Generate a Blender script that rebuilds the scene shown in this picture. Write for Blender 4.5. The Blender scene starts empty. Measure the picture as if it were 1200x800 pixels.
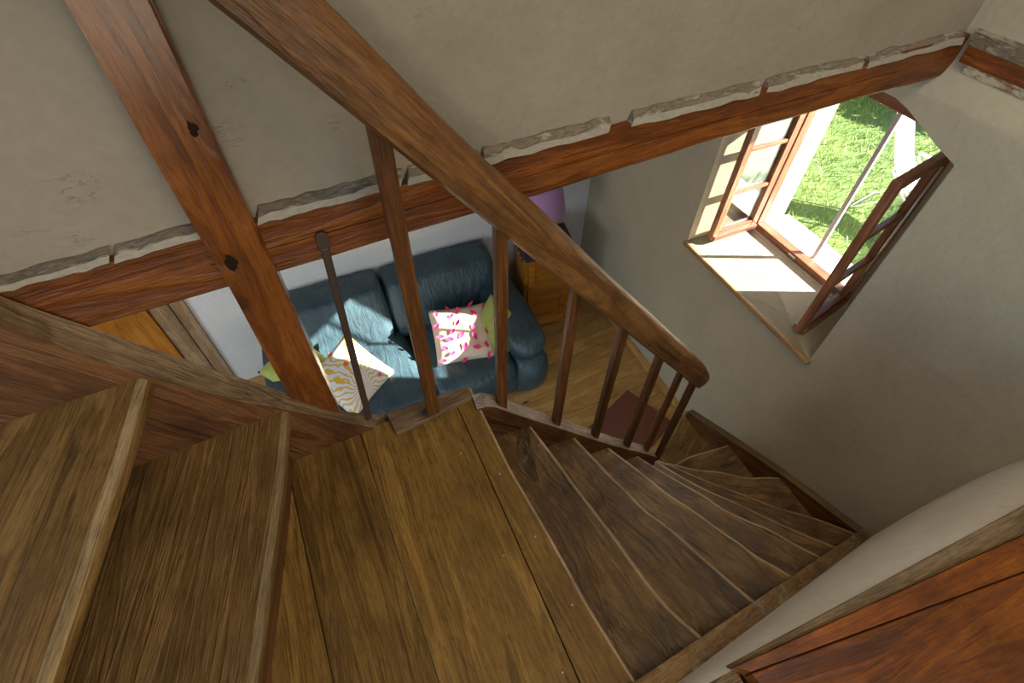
import bpy, bmesh, math, random
from math import sin, cos, radians, pi, atan2, sqrt
from mathutils import Vector, Matrix, noise as mnoise
random.seed(7)
scene = bpy.context.scene
C = scene.collection

# ------------------------------------------------------------------ camera
ZC = 3.62                                  # camera height above the living-room floor
CAM = Vector((0, 0, ZC))
F, PITCH, ROLL, YAW = 600.0, radians(50.06), radians(1.18), radians(28.3)
_w = Vector((sin(YAW)*cos(PITCH), cos(YAW)*cos(PITCH), -sin(PITCH)))
_r0 = Vector((cos(YAW), -sin(YAW), 0)); _u0 = _r0.cross(_w)
_r = _r0*cos(ROLL) + _u0*sin(ROLL); _u = -_r0*sin(ROLL) + _u0*cos(ROLL)
cd = bpy.data.cameras.new('camera'); cam = bpy.data.objects.new('camera', cd); C.objects.link(cam)
cd.sensor_width = 36; cd.lens = F/1200*36; cd.clip_start = 0.02; cd.clip_end = 200
m = Matrix.Identity(4)
for i in range(3):
    m[i][0] = _r[i]; m[i][1] = _u[i]; m[i][2] = -_w[i]; m[i][3] = CAM[i]
cam.matrix_world = m
scene.camera = cam

# ------------------------------------------------------------------ light
SUN_AZ, SUN_EL = radians(-27.3), radians(26.5)     # towards the sun: azimuth from +X, elevation
sd = bpy.data.lights.new('sun', 'SUN'); sun = bpy.data.objects.new('sun', sd); C.objects.link(sun)
sd.energy = 42.0; sd.angle = radians(0.6); sd.color = (1.0, 0.95, 0.86)
sv = Vector((cos(SUN_AZ)*cos(SUN_EL), sin(SUN_AZ)*cos(SUN_EL), sin(SUN_EL)))
sun.rotation_euler = sv.to_track_quat('Z', 'Y').to_euler(); sun.location = sv*12
w = bpy.data.worlds.new('sky'); scene.world = w; w.use_nodes = True
nt = w.node_tree; bg = nt.nodes['Background']
sky = nt.nodes.new('ShaderNodeTexSky'); sky.sky_type = 'NISHITA'; sky.sun_disc = False
sky.sun_elevation = SUN_EL; sky.sun_rotation = pi/2 - SUN_AZ
nt.links.new(sky.outputs[0], bg.inputs[0]); bg.inputs[1].default_value = 0.34

def area(name, loc, target, sx, sy, power, col):
    d = bpy.data.lights.new(name, 'AREA'); o = bpy.data.objects.new(name, d); C.objects.link(o)
    d.shape = 'RECTANGLE'; d.size = sx; d.size_y = sy; d.energy = power; d.color = col
    o.location = loc; o.rotation_euler = (Vector(loc)-Vector(target)).to_track_quat('Z', 'Y').to_euler()
    return o
# unseen upper-floor window behind the stairs, then two added fill lamps
area('upper_window_daylight', (-0.5, -2.4, ZC-0.95), (-0.1, 1.0, ZC-0.7), 0.65, 1.0, 15, (1.0, 0.87, 0.68))
area('stairwell_fill', (1.05, -0.35, ZC+1.9), (1.25, 0.55, ZC-1.6), 1.3, 1.3, 40, (1.0, 0.88, 0.70))  # added overhead fill, brightens the lower steps
area('living_room_fill', (-2.3, 1.6, 1.7), (1.2, 2.6, 0.6), 1.1, 1.2, 22, (0.84, 0.91, 1.0))  # added cool fill, brightens the living room
vs = scene.view_settings
vs.view_transform = 'Standard'; vs.look = 'None'; vs.gamma = 1; vs.use_curve_mapping = False; vs.exposure = 0.0

# ------------------------------------------------------------------ pixel helpers (a pixel gives a direction)
def ray(x, y): return _w + _r*((x-600)/F) - _u*((y-400)/F)
def atz(x, y, z):                            # point on the horizontal plane at height z (relative to the camera)
    d = ray(x, y); return CAM + d*(z/d.z)
def atY(x, y, Y): d = ray(x, y); return CAM + d*(Y/d.y)
def onp(x, y, p0, p1):                       # vertical plane through two plan points
    n = Vector((p1[1]-p0[1], -(p1[0]-p0[0]), 0)); d = ray(x, y)
    return CAM + d*(n.dot(Vector((p0[0], p0[1], 0)))/n.dot(d))
RZ = lambda z: z + ZC

# ------------------------------------------------------------------ materials
def hexmix(nt, fac, a, b, mode='MIX'):
    n = nt.nodes.new('ShaderNodeMix'); n.data_type = 'RGBA'; n.blend_type = mode
    for s, v in ((n.inputs[0], fac), (n.inputs[6], a), (n.inputs[7], b)):
        if hasattr(v, 'links') or isinstance(v, bpy.types.NodeSocket): nt.links.new(v, s)
        elif isinstance(v, (int, float)): s.default_value = v
        else: s.default_value = (*v, 1)
    return n.outputs[2]
def N(nt, t, **kw):
    n = nt.nodes.new(t)
    for k, v in kw.items():
        if k.startswith('i_'):
            s = n.inputs[k[2:].replace('_', ' ')]
            if isinstance(v, bpy.types.NodeSocket): nt.links.new(v, s)
            else: s.default_value = v
        else: setattr(n, k, v)
    return n
def ramp(nt, fac, stops):
    n = nt.nodes.new('ShaderNodeValToRGB'); nt.links.new(fac, n.inputs[0])
    el = n.color_ramp.elements
    while len(el) < len(stops): el.new(0.5)
    for e, (p, c) in zip(el, stops):
        e.position = p; e.color = (*c, 1) if isinstance(c, tuple) else (c, c, c, 1)
    return n.outputs[0]
def newmat(name):
    m = bpy.data.materials.new(name); m.use_nodes = True
    return m, m.node_tree, m.node_tree.nodes['Principled BSDF']
def coords(nt, scale, rnd=True):
    tc = N(nt, 'ShaderNodeTexCoord'); v = tc.outputs['Object']
    if rnd:
        oi = N(nt, 'ShaderNodeObjectInfo')
        mul = N(nt, 'ShaderNodeVectorMath', operation='SCALE'); nt.links.new(oi.outputs['Random'], mul.inputs['Scale'])
        mul.inputs[0].default_value = (13.1, 7.7, 5.3)
        add = N(nt, 'ShaderNodeVectorMath', operation='ADD'); nt.links.new(v, add.inputs[0]); nt.links.new(mul.outputs[0], add.inputs[1]); v = add.outputs[0]
    mp = N(nt, 'ShaderNodeMapping'); nt.links.new(v, mp.inputs[0]); mp.inputs['Scale'].default_value = scale
    return mp.outputs[0], v
def wood(name, dark, mid, light, rough=0.5, bump=0.35, fine=1.0, blotch=0.5, spec=0.4, ring=9.0, wearcol=None, wear=0.0, coat=0.0, gx=1.7, knots=0.0):
    m, nt, b = newmat(name)
    v, raw = coords(nt, (gx, ring*1.5, ring*1.5))
    n1 = N(nt, 'ShaderNodeTexNoise', i_Vector=v, i_Scale=1.0, i_Detail=4.0, i_Roughness=0.55, i_Distortion=0.6)
    wv = N(nt, 'ShaderNodeMath', operation='MULTIPLY'); nt.links.new(n1.outputs[0], wv.inputs[0]); wv.inputs[1].default_value = 34.0
    sn = N(nt, 'ShaderNodeMath', operation='SINE'); nt.links.new(wv.outputs[0], sn.inputs[0])
    ab = N(nt, 'ShaderNodeMapRange', i_From_Min=-1.0, i_From_Max=1.0); nt.links.new(sn.outputs[0], ab.inputs['Value'])
    v2, _ = coords(nt, (13.0, 260.0, 260.0))
    n2 = N(nt, 'ShaderNodeTexNoise', i_Vector=v2, i_Scale=1.0, i_Detail=3.0, i_Roughness=0.7)
    n3 = N(nt, 'ShaderNodeTexNoise', i_Vector=raw, i_Scale=5.5, i_Detail=6.0, i_Roughness=0.65)
    v4, _ = coords(nt, (30.0, 95.0, 95.0))
    n4 = N(nt, 'ShaderNodeTexNoise', i_Vector=v4, i_Scale=1.0, i_Detail=5.0, i_Roughness=0.75)
    base = ramp(nt, n1.outputs[0], [(0.28, dark), (0.5, mid), (0.74, light)])
    c = hexmix(nt, 0.33, base, ramp(nt, ab.outputs[0], [(0.0, dark), (0.45, mid), (1.0, light)]))
    fn = ramp(nt, n2.outputs[0], [(0.30, 0.45), (0.52, 1.0), (0.8, 1.12)])
    c = hexmix(nt, 0.75*fine, c, fn, 'MULTIPLY')
    bl = ramp(nt, n3.outputs[0], [(0.32, 0.42), (0.52, 1.0), (0.75, 1.28)])
    c = hexmix(nt, blotch, c, bl, 'MULTIPLY')
    sp = ramp(nt, n4.outputs[0], [(0.30, 0.30), (0.46, 0.95), (0.7, 1.2)])
    c = hexmix(nt, 0.6*fine, c, sp, 'MULTIPLY')
    if knots:
        kv, _ = coords(nt, (2.6, 7.0, 7.0)); vo = N(nt, 'ShaderNodeTexVoronoi', i_Vector=kv, i_Scale=1.0)
        c = hexmix(nt, ramp(nt, vo.outputs[0], [(0.055*knots, 1.0), (0.085*knots, 0.0)]), c, tuple(x*0.28 for x in dark))
    if wearcol:
        n5 = N(nt, 'ShaderNodeTexNoise', i_Vector=raw, i_Scale=9.0, i_Detail=8.0, i_Roughness=0.7)
        wf = ramp(nt, n5.outputs[0], [(0.62-wear*0.35, 0.0), (0.70-wear*0.3, 1.0)])
        c = hexmix(nt, wf, c, wearcol)
    oi = N(nt, 'ShaderNodeObjectInfo')
    hv = N(nt, 'ShaderNodeHueSaturation', i_Color=c, i_Saturation=1.06); rr = N(nt, 'ShaderNodeMapRange', i_To_Min=0.80, i_To_Max=1.06); nt.links.new(oi.outputs['Random'], rr.inputs['Value'])
    nt.links.new(rr.outputs[0], hv.inputs['Value'])
    nt.links.new(hv.outputs[0], b.inputs['Base Color'])
    rg = N(nt, 'ShaderNodeMapRange', i_To_Min=rough-0.12, i_To_Max=rough+0.15); nt.links.new(n3.outputs[0], rg.inputs['Value']); nt.links.new(rg.outputs[0], b.inputs['Roughness'])
    b.inputs['Specular IOR Level'].default_value = spec
    b.inputs['Coat Weight'].default_value = coat; b.inputs['Coat Roughness'].default_value = 0.25
    h = N(nt, 'ShaderNodeMath', operation='ADD'); nt.links.new(n2.outputs[0], h.inputs[0]); nt.links.new(ab.outputs[0], h.inputs[1])
    bp = N(nt, 'ShaderNodeBump', i_Strength=bump, i_Distance=0.004, i_Height=h.outputs[0]); nt.links.new(bp.outputs[0], b.inputs['Normal'])
    return m
def plaster(name, a, bcol, bump=0.4, crack=0.0, scale=1.0):
    m, nt, b = newmat(name)
    v, raw = coords(nt, (1, 1, 1), False)
    n1 = N(nt, 'ShaderNodeTexNoise', i_Vector=v, i_Scale=2.2*scale, i_Detail=5.0, i_Roughness=0.6)
    n2 = N(nt, 'ShaderNodeTexNoise', i_Vector=v, i_Scale=38.0*scale, i_Detail=5.0, i_Roughness=0.7)
    n3 = N(nt, 'ShaderNodeTexNoise', i_Vector=v, i_Scale=7.0*scale, i_Detail=4.0)
    c = ramp(nt, n1.outputs[0], [(0.3, bcol), (0.62, a)])
    c = hexmix(nt, 0.22, c, ramp(nt, n2.outputs[0], [(0.3, 0.6), (0.6, 1.0)]), 'MULTIPLY')
    if crack:
        mp = N(nt, 'ShaderNodeMapping', i_Vector=v); mp.inputs['Scale'].default_value = (5.0, 9.0, 15.0); mp.inputs['Rotation'].default_value = (0, 0.1, 0)
        k = N(nt, 'ShaderNodeTexNoise', i_Vector=mp.outputs[0], i_Scale=1.0, i_Detail=6.0, i_Roughness=0.6)
        line = ramp(nt, k.outputs[0], [(0.492, 0.0), (0.5, 1.0), (0.508, 0.0)])
        patch = ramp(nt, n3.outputs[0], [(0.60, 0.0), (0.68, 1.0)])
        mm = N(nt, 'ShaderNodeMath', operation='MULTIPLY'); nt.links.new(line, mm.inputs[0]); nt.links.new(patch, mm.inputs[1])
        m2 = N(nt, 'ShaderNodeMath', operation='MULTIPLY'); nt.links.new(mm.outputs[0], m2.inputs[0]); m2.inputs[1].default_value = crack
        c = hexmix(nt, m2.outputs[0], c, (0.10, 0.075, 0.05))
    nt.links.new(c, b.inputs['Base Color']); b.inputs['Roughness'].default_value = 0.9; b.inputs['Specular IOR Level'].default_value = 0.15
    ad = N(nt, 'ShaderNodeMath', operation='MULTIPLY_ADD'); nt.links.new(n2.outputs[0], ad.inputs[0]); ad.inputs[1].default_value = 0.25; nt.links.new(n3.outputs[0], ad.inputs[2])
    bp = N(nt, 'ShaderNodeBump', i_Strength=bump, i_Distance=0.02, i_Height=ad.outputs[0]); nt.links.new(bp.outputs[0], b.inputs['Normal'])
    return m
def flaky(name, paint, under, lo, hi):
    m, nt, b = newmat(name)
    tc = N(nt, 'ShaderNodeTexCoord'); mp = N(nt, 'ShaderNodeMapping', i_Vector=tc.outputs['Object']); mp.inputs['Scale'].default_value = (9, 26, 26)
    n1 = N(nt, 'ShaderNodeTexNoise', i_Vector=mp.outputs[0], i_Scale=1.0, i_Detail=8.0, i_Roughness=0.68)
    f = ramp(nt, n1.outputs[0], [(lo, 0.0), (hi, 1.0)])
    n2 = N(nt, 'ShaderNodeTexNoise', i_Vector=mp.outputs[0], i_Scale=6.0, i_Detail=4.0)
    c = hexmix(nt, 0.5, hexmix(nt, f, under, paint), ramp(nt, n2.outputs[0], [(0.3, 0.6), (0.6, 1.05)]), 'MULTIPLY')
    nt.links.new(c, b.inputs['Base Color']); b.inputs['Roughness'].default_value = 0.8
    bp = N(nt, 'ShaderNodeBump', i_Strength=0.8, i_Distance=0.006, i_Height=f); nt.links.new(bp.outputs[0], b.inputs['Normal'])
    return m
def plain(name, col, rough=0.5, metal=0.0, spec=0.5, nscale=20.0, var=0.25, bump=0.1, sheen=0.0):
    m, nt, b = newmat(name)
    tc = N(nt, 'ShaderNodeTexCoord')
    n = N(nt, 'ShaderNodeTexNoise', i_Vector=tc.outputs['Object'], i_Scale=nscale, i_Detail=5.0, i_Roughness=0.6)
    c = hexmix(nt, var, col, ramp(nt, n.outputs[0], [(0.3, tuple(x*0.55 for x in col)), (0.65, tuple(min(1, x*1.15) for x in col))]))
    nt.links.new(c, b.inputs['Base Color']); b.inputs['Roughness'].default_value = rough; b.inputs['Metallic'].default_value = metal
    b.inputs['Specular IOR Level'].default_value = spec; b.inputs['Sheen Weight'].default_value = sheen
    bp = N(nt, 'ShaderNodeBump', i_Strength=bump, i_Distance=0.003, i_Height=n.outputs[0]); nt.links.new(bp.outputs[0], b.inputs['Normal'])
    return m
M = {}
M['beam'] = wood('varnished_beam', (0.080, 0.019, 0.005), (0.21, 0.056, 0.011), (0.34, 0.108, 0.024), rough=0.42, bump=0.5, spec=0.45, ring=8)
M['post'] = wood('varnished_post', (0.070, 0.018, 0.005), (0.19, 0.052, 0.011), (0.31, 0.10, 0.024), rough=0.34, bump=0.9, spec=0.7, ring=8, coat=0.7)
M['rail'] = wood('handrail_wood', (0.060, 0.026, 0.010), (0.21, 0.085, 0.026), (0.37, 0.17, 0.055), rough=0.36, bump=0.55, spec=0.5, ring=10, blotch=0.8)
M['baluster'] = wood('baluster_wood', (0.060, 0.020, 0.007), (0.145, 0.050, 0.015), (0.24, 0.096, 0.031), rough=0.42, bump=0.4, ring=22)
M['tread'] = wood('worn_tread', (0.085, 0.042, 0.016), (0.21, 0.112, 0.042), (0.33, 0.19, 0.078), rough=0.38, bump=1.0, spec=0.6, ring=9, blotch=1.0, gx=3.0)
M['treadedge'] = wood('rubbed_highlit_tread_edge', (0.32, 0.215, 0.11), (0.50, 0.355, 0.20), (0.62, 0.47, 0.29), rough=0.38, bump=0.5, spec=0.5, ring=13)  # rubbed wood, lightened further to paint in the nosing highlight
M['landing'] = wood('landing_board', (0.13, 0.066, 0.017), (0.26, 0.14, 0.036), (0.37, 0.21, 0.062), rough=0.5, bump=0.6, spec=0.35, ring=13, blotch=0.6)
M['upper'] = wood('upper_tread', (0.12, 0.064, 0.020), (0.25, 0.140, 0.046), (0.37, 0.220, 0.082), rough=0.5, bump=0.7, spec=0.35, ring=13, blotch=0.65)
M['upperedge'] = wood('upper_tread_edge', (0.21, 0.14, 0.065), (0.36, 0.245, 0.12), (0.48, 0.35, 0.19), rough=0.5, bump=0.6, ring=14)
M['string'] = wood('string_board', (0.060, 0.022, 0.009), (0.16, 0.062, 0.022), (0.26, 0.115, 0.045), rough=0.45, bump=0.6, ring=10, blotch=0.8)
M['stringtop'] = wood('rubbed_string_top', (0.11, 0.066, 0.032), (0.22, 0.135, 0.066), (0.32, 0.205, 0.105), rough=0.5, bump=0.7, ring=13)
M['paletop'] = wood('bleached_string_top', (0.20, 0.14, 0.10), (0.38, 0.29, 0.22), (0.52, 0.42, 0.34), rough=0.55, bump=0.6, ring=14, blotch=0.7)
M['claystring'] = wood('clay_smeared_string', (0.20, 0.115, 0.050), (0.36, 0.215, 0.10), (0.50, 0.32, 0.165), rough=0.65, bump=0.7, ring=12, blotch=0.7, wearcol=(0.44, 0.36, 0.25), wear=0.25)
M['riser'] = wood('riser_board', (0.060, 0.024, 0.010), (0.16, 0.064, 0.024), (0.25, 0.105, 0.042), rough=0.5, bump=0.5, ring=10)
M['ledge'] = wood('orange_ledge', (0.11, 0.022, 0.003), (0.27, 0.070, 0.010), (0.40, 0.125, 0.022), rough=0.36, bump=0.5, spec=0.5, ring=8, blotch=0.7)
M['ledgetrim'] = wood('ledge_edge', (0.14, 0.085, 0.04), (0.27, 0.175, 0.088), (0.38, 0.27, 0.15), rough=0.5, bump=0.5, ring=12)
M['floor'] = wood('pine_floor', (0.33, 0.175, 0.055), (0.50, 0.29, 0.105), (0.62, 0.39, 0.16), rough=0.38, bump=0.25, fine=0.5, blotch=0.35, ring=7, spec=0.4, knots=1.0)
M['pine'] = wood('pine_cabinet', (0.26, 0.090, 0.018), (0.42, 0.165, 0.036), (0.52, 0.23, 0.06), rough=0.38, bump=0.2, fine=0.5, blotch=0.3, ring=9)
M['door'] = wood('door_wood', (0.26, 0.15, 0.075), (0.40, 0.255, 0.14), (0.52, 0.36, 0.22), rough=0.5, bump=0.2, ring=9)
M['sill'] = wood('oak_sill', (0.34, 0.19, 0.075), (0.52, 0.32, 0.15), (0.62, 0.41, 0.21), rough=0.35, bump=0.25, fine=0.5, blotch=0.3, ring=9)
M['casement'] = wood('casement_wood', (0.13, 0.045, 0.022), (0.26, 0.10, 0.05), (0.38, 0.17, 0.09), rough=0.35, bump=0.2, fine=0.6, ring=16, coat=0.3)
M['plaster'] = plaster('old_plaster', (0.36, 0.290, 0.203), (0.295, 0.236, 0.162), bump=0.5, crack=0.55)
M['wallB'] = plaster('smooth_plaster', (0.52, 0.455, 0.325), (0.46, 0.40, 0.285), bump=0.35)
M['white'] = plaster('white_plaster', (0.74, 0.72, 0.69), (0.68, 0.66, 0.62), bump=0.2)
M['limewash'] = plaster('limewashed_plaster', (0.93, 0.90, 0.83), (0.85, 0.81, 0.72), bump=0.5)
M['paintwhite'] = plain('white_paint', (0.80, 0.79, 0.78), 0.6, var=0.1)
M['flake'] = flaky('flaking_cream_paint', (0.34, 0.285, 0.20), (0.20, 0.145, 0.09), 0.48, 0.57)
M['flake2'] = flaky('cream_limewash_edge', (0.37, 0.31, 0.22), (0.26, 0.19, 0.12), 0.28, 0.36)
M['flakeb'] = flaky('lit_flaking_edge_paint', (0.62, 0.52, 0.36), (0.32, 0.10, 0.05), 0.42, 0.52)  # flaking paint, with window light on the beam's lower edge mixed into the colour
M['iron'] = plain('dark_iron', (0.10, 0.065, 0.045), 0.42, 0.55, bump=0.3, nscale=60)
M['steel'] = plain('bright_steel', (0.62, 0.60, 0.57), 0.28, 0.9)
M['greybar'] = plain('grey_painted_bar', (0.36, 0.34, 0.36), 0.45)
M['nail'] = plain('nail_head', (0.45, 0.40, 0.33), 0.35, 0.7)
M['knot'] = plain('dark_knot', (0.022, 0.010, 0.005), 0.85, spec=0.1, bump=0.6, nscale=50)
M['mat'] = None

def leather():
    m, nt, b = newmat('teal_leather')
    tc = N(nt, 'ShaderNodeTexCoord')
    n1 = N(nt, 'ShaderNodeTexNoise', i_Vector=tc.outputs['Object'], i_Scale=6.0, i_Detail=5.0)
    n2 = N(nt, 'ShaderNodeTexVoronoi', i_Vector=tc.outputs['Object'], i_Scale=220.0)
    mp = N(nt, 'ShaderNodeMapping', i_Vector=tc.outputs['Object']); mp.inputs['Scale'].default_value = (16, 5, 5)
    n3 = N(nt, 'ShaderNodeTexNoise', i_Vector=mp.outputs[0], i_Scale=1.2, i_Detail=3.0, i_Distortion=1.2)
    c = ramp(nt, n1.outputs[0], [(0.3, (0.022, 0.044, 0.056)), (0.7, (0.045, 0.083, 0.100))])
    nt.links.new(c, b.inputs['Base Color']); b.inputs['Roughness'].default_value = 0.36; b.inputs['Specular IOR Level'].default_value = 0.55
    a = N(nt, 'ShaderNodeMath', operation='MULTIPLY_ADD'); nt.links.new(n2.outputs[0], a.inputs[0]); a.inputs[1].default_value = 0.08; nt.links.new(n3.outputs[0], a.inputs[2])
    bp = N(nt, 'ShaderNodeBump', i_Strength=0.45, i_Distance=0.03, i_Height=a.outputs[0]); nt.links.new(bp.outputs[0], b.inputs['Normal'])
    return m
M['leather'] = leather()
M['green'] = plain('green_fabric', (0.42, 0.46, 0.10), 0.85, var=0.3, nscale=40, bump=0.3, sheen=0.3)
M['petal'] = plain('pink_felt', (0.82, 0.05, 0.20), 0.8, var=0.3, nscale=60)
M['silk'] = plain('cream_silk', (0.74, 0.56, 0.40), 0.38, var=0.25, nscale=9, bump=0.5, sheen=0.3)
def coral():
    m, nt, b = newmat('coral_print')
    tc = N(nt, 'ShaderNodeTexCoord')
    mp = N(nt, 'ShaderNodeMapping', i_Vector=tc.outputs['Object']); mp.inputs['Location'].default_value = (0.03, 0.12, 0)
    n0 = N(nt, 'ShaderNodeTexNoise', i_Vector=mp.outputs[0], i_Scale=7.0, i_Detail=2.0)
    sx = N(nt, 'ShaderNodeSeparateXYZ', i_Vector=mp.outputs[0])
    an = N(nt, 'ShaderNodeMath', operation='ARCTAN2'); nt.links.new(sx.outputs[1], an.inputs[0]); nt.links.new(sx.outputs[0], an.inputs[1])
    ma = N(nt, 'ShaderNodeMath', operation='MULTIPLY_ADD'); nt.links.new(n0.outputs[0], ma.inputs[0]); ma.inputs[1].default_value = 1.3; nt.links.new(an.outputs[0], ma.inputs[2])
    mu = N(nt, 'ShaderNodeMath', operation='MULTIPLY'); nt.links.new(ma.outputs[0], mu.inputs[0]); mu.inputs[1].default_value = 26.0
    sn = N(nt, 'ShaderNodeMath', operation='SINE'); nt.links.new(mu.outputs[0], sn.inputs[0])
    f = ramp(nt, sn.outputs[0], [(0.25, 0.0), (0.5, 1.0)])
    c = hexmix(nt, f, (0.74, 0.71, 0.72), (0.72, 0.45, 0.06))
    vo = N(nt, 'ShaderNodeTexVoronoi', i_Vector=mp.outputs[0], i_Scale=7.0)
    fr = ramp(nt, vo.outputs[0], [(0.13, 1.0), (0.16, 0.0)])
    c = hexmix(nt, fr, c, (0.80, 0.14, 0.06))
    nt.links.new(c, b.inputs['Base Color']); b.inputs['Roughness'].default_value = 0.85
    return m
M['coral'] = coral()
def matweave():
    m, nt, b = newmat('red_brown_mat')
    tc = N(nt, 'ShaderNodeTexCoord')
    wv = N(nt, 'ShaderNodeTexWave', i_Vector=tc.outputs['Object'], i_Scale=26.0, i_Distortion=0.4)
    c = hexmix(nt, wv.outputs[1], (0.10, 0.030, 0.018), (0.21, 0.070, 0.036))
    nt.links.new(c, b.inputs['Base Color']); b.inputs['Roughness'].default_value = 0.95
    bp = N(nt, 'ShaderNodeBump', i_Strength=0.6, i_Distance=0.004, i_Height=wv.outputs[1]); nt.links.new(bp.outputs[0], b.inputs['Normal'])
    return m
M['mat'] = matweave()
M['lace'] = plain('black_lace', (0.030, 0.028, 0.030), 0.9, nscale=90, var=0.5, bump=0.4)
def shade():
    m, nt, b = newmat('purple_lampshade')
    b.inputs['Base Color'].default_value = (0.42, 0.22, 0.40, 1); b.inputs['Roughness'].default_value = 0.75
    b.inputs['Sheen Weight'].default_value = 0.4
    return m
M['shade'] = shade()
def glass():
    m, nt, b = newmat('window_glass')
    out = nt.nodes['Material Output']
    tr = N(nt, 'ShaderNodeBsdfTransparent'); tr.inputs[0].default_value = (0.93, 0.96, 0.95, 1)
    gl = N(nt, 'ShaderNodeBsdfGlossy'); gl.inputs['Roughness'].default_value = 0.03; gl.inputs[0].default_value = (0.9, 0.95, 1, 1)
    fr = N(nt, 'ShaderNodeFresnel'); fr.inputs[0].default_value = 1.5
    mr = N(nt, 'ShaderNodeMapRange', i_To_Min=0.02, i_To_Max=0.45); nt.links.new(fr.outputs[0], mr.inputs['Value'])
    mx = N(nt, 'ShaderNodeMixShader'); nt.links.new(mr.outputs[0], mx.inputs[0]); nt.links.new(tr.outputs[0], mx.inputs[1]); nt.links.new(gl.outputs[0], mx.inputs[2])
    nt.links.new(mx.outputs[0], out.inputs[0])
    return m
M['glass'] = glass()
def grass(name, a, bcol):
    m, nt, b = newmat(name)
    tc = N(nt, 'ShaderNodeTexCoord')
    n = N(nt, 'ShaderNodeTexNoise', i_Vector=tc.outputs['Object'], i_Scale=1.6, i_Detail=6.0, i_Roughness=0.7)
    n2 = N(nt, 'ShaderNodeTexNoise', i_Vector=tc.outputs['Object'], i_Scale=28.0, i_Detail=3.0)
    c = hexmix(nt, 0.5, ramp(nt, n.outputs[0], [(0.35, a), (0.65, bcol)]), ramp(nt, n2.outputs[0], [(0.3, a), (0.7, bcol)]))
    nt.links.new(c, b.inputs['Base Color']); b.inputs['Roughness'].default_value = 0.6
    b.inputs['Transmission Weight'].default_value = 0.0
    return m
M['grass'] = grass('lawn_grass', (0.09, 0.17, 0.022), (0.23, 0.31, 0.07))
M['soil'] = grass('lawn_soil', (0.06, 0.11, 0.018), (0.13, 0.20, 0.035))
M['leaf'] = grass('shrub_leaf', (0.03, 0.08, 0.02), (0.10, 0.20, 0.05))
M['blossom'] = plain('white_blossom', (0.75, 0.78, 0.72), 0.8)
M['bark'] = plain('bark', (0.12, 0.08, 0.05), 0.9, bump=0.6)

# ------------------------------------------------------------------ mesh helpers
I4 = Matrix.Identity(4)
def frame(origin, xdir, up=(0, 0, 1)):
    x = Vector(xdir).normalized(); z = Vector(up); z = (z - x*z.dot(x))
    if z.length < 1e-4: z = Vector((0, 1, 0)) - x*x.y
    z.normalize(); y = z.cross(x)
    m = Matrix.Identity(4)
    for i in range(3): m[i][0], m[i][1], m[i][2], m[i][3] = x[i], y[i], z[i], origin[i]
    return m
def obj(name, verts, faces, mat, parent=None, fr=None, smooth=False, mats=None, fm=None, bevel=0.0, bseg=2):
    """one mesh object; verts in world space, stored in frame fr (grain runs along fr's X axis)"""
    fr = fr or I4; inv = fr.inverted()
    me = bpy.data.meshes.new(name)
    me.from_pydata([tuple(inv @ Vector(v)) for v in verts], [], faces)
    for mm in (mats or [mat]): me.materials.append(mm)
    if fm:
        for p, k in zip(me.polygons, fm): p.material_index = k
    bm = bmesh.new(); bm.from_mesh(me)
    bmesh.ops.recalc_face_normals(bm, faces=bm.faces)
    if bevel: bmesh.ops.bevel(bm, geom=[e for e in bm.edges if len(e.link_faces) == 2 and e.calc_face_angle(0) > 0.5], offset=bevel, segments=bseg, affect='EDGES', profile=0.5)
    bm.to_mesh(me); bm.free()
    if smooth:
        for p in me.polygons: p.use_smooth = True
    o = bpy.data.objects.new(name, me); C.objects.link(o)
    o.matrix_world = fr
    if parent is not None:
        o.parent = parent; o.matrix_parent_inverse = parent.matrix_basis.inverted() if parent.parent is None else (parent.parent.matrix_basis @ parent.parent.matrix_basis.inverted() @ parent.matrix_basis).inverted()
    return o
def thing(name, label, cat, loc, group=None):
    o = bpy.data.objects.new(name, None); C.objects.link(o); o.location = loc; o.empty_display_size = 0.1
    o.matrix_basis = Matrix.Translation(Vector(loc))
    o['label'] = label; o['category'] = cat
    if group: o['group'] = group
    return o
def tag(o, label, cat, group=None):
    o['label'] = label; o['category'] = cat
    if group: o['group'] = group
    return o
def struct(o): o['kind'] = 'structure'; return o
BOXF = [(0,3,2,1),(4,5,6,7),(0,1,5,4),(1,2,6,5),(2,3,7,6),(3,0,4,7)]
def box(name, fr, x0, x1, y0, y1, z0, z1, mat, parent=None, bevel=0.0, bseg=2, smooth=False):
    vs = [fr @ Vector(p) for p in ((x0,y0,z0),(x1,y0,z0),(x1,y1,z0),(x0,y1,z0),(x0,y0,z1),(x1,y0,z1),(x1,y1,z1),(x0,y1,z1))]
    return obj(name, vs, BOXF, mat, parent, fr, bevel=bevel, bseg=bseg, smooth=smooth)
def bar(name, p, q, wd, ht, mat, parent=None, up=(0,0,1), bevel=0.004, segs=1, wob=0.0, taper=1.0):
    """rectangular stick from p to q"""
    p, q = Vector(p), Vector(q); L = (q-p).length; fr = frame(p, q-p, up)
    vs, fs = [], []
    for i in range(segs+1):
        t = i/segs; k = 1+(taper-1)*t
        oy = wob*mnoise.noise(Vector((t*3.1, p.x*5, 0.3))) if 0 < i < segs else 0; oz = wob*mnoise.noise(Vector((t*2.7, p.y*5, 4.3))) if 0 < i < segs else 0
        for a, b in ((-1,-1),(1,-1),(1,1),(-1,1)): vs.append(fr @ Vector((t*L, a*wd/2*k+oy, b*ht/2*k+oz)))
    for i in range(segs):
        for k in range(4): fs.append((i*4+k, i*4+(k+1)%4, i*4+4+(k+1)%4, i*4+4+k))
    fs += [(3,2,1,0), tuple(segs*4+k for k in range(4))]
    return obj(name, vs, fs, mat, parent, fr, bevel=bevel)
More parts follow.
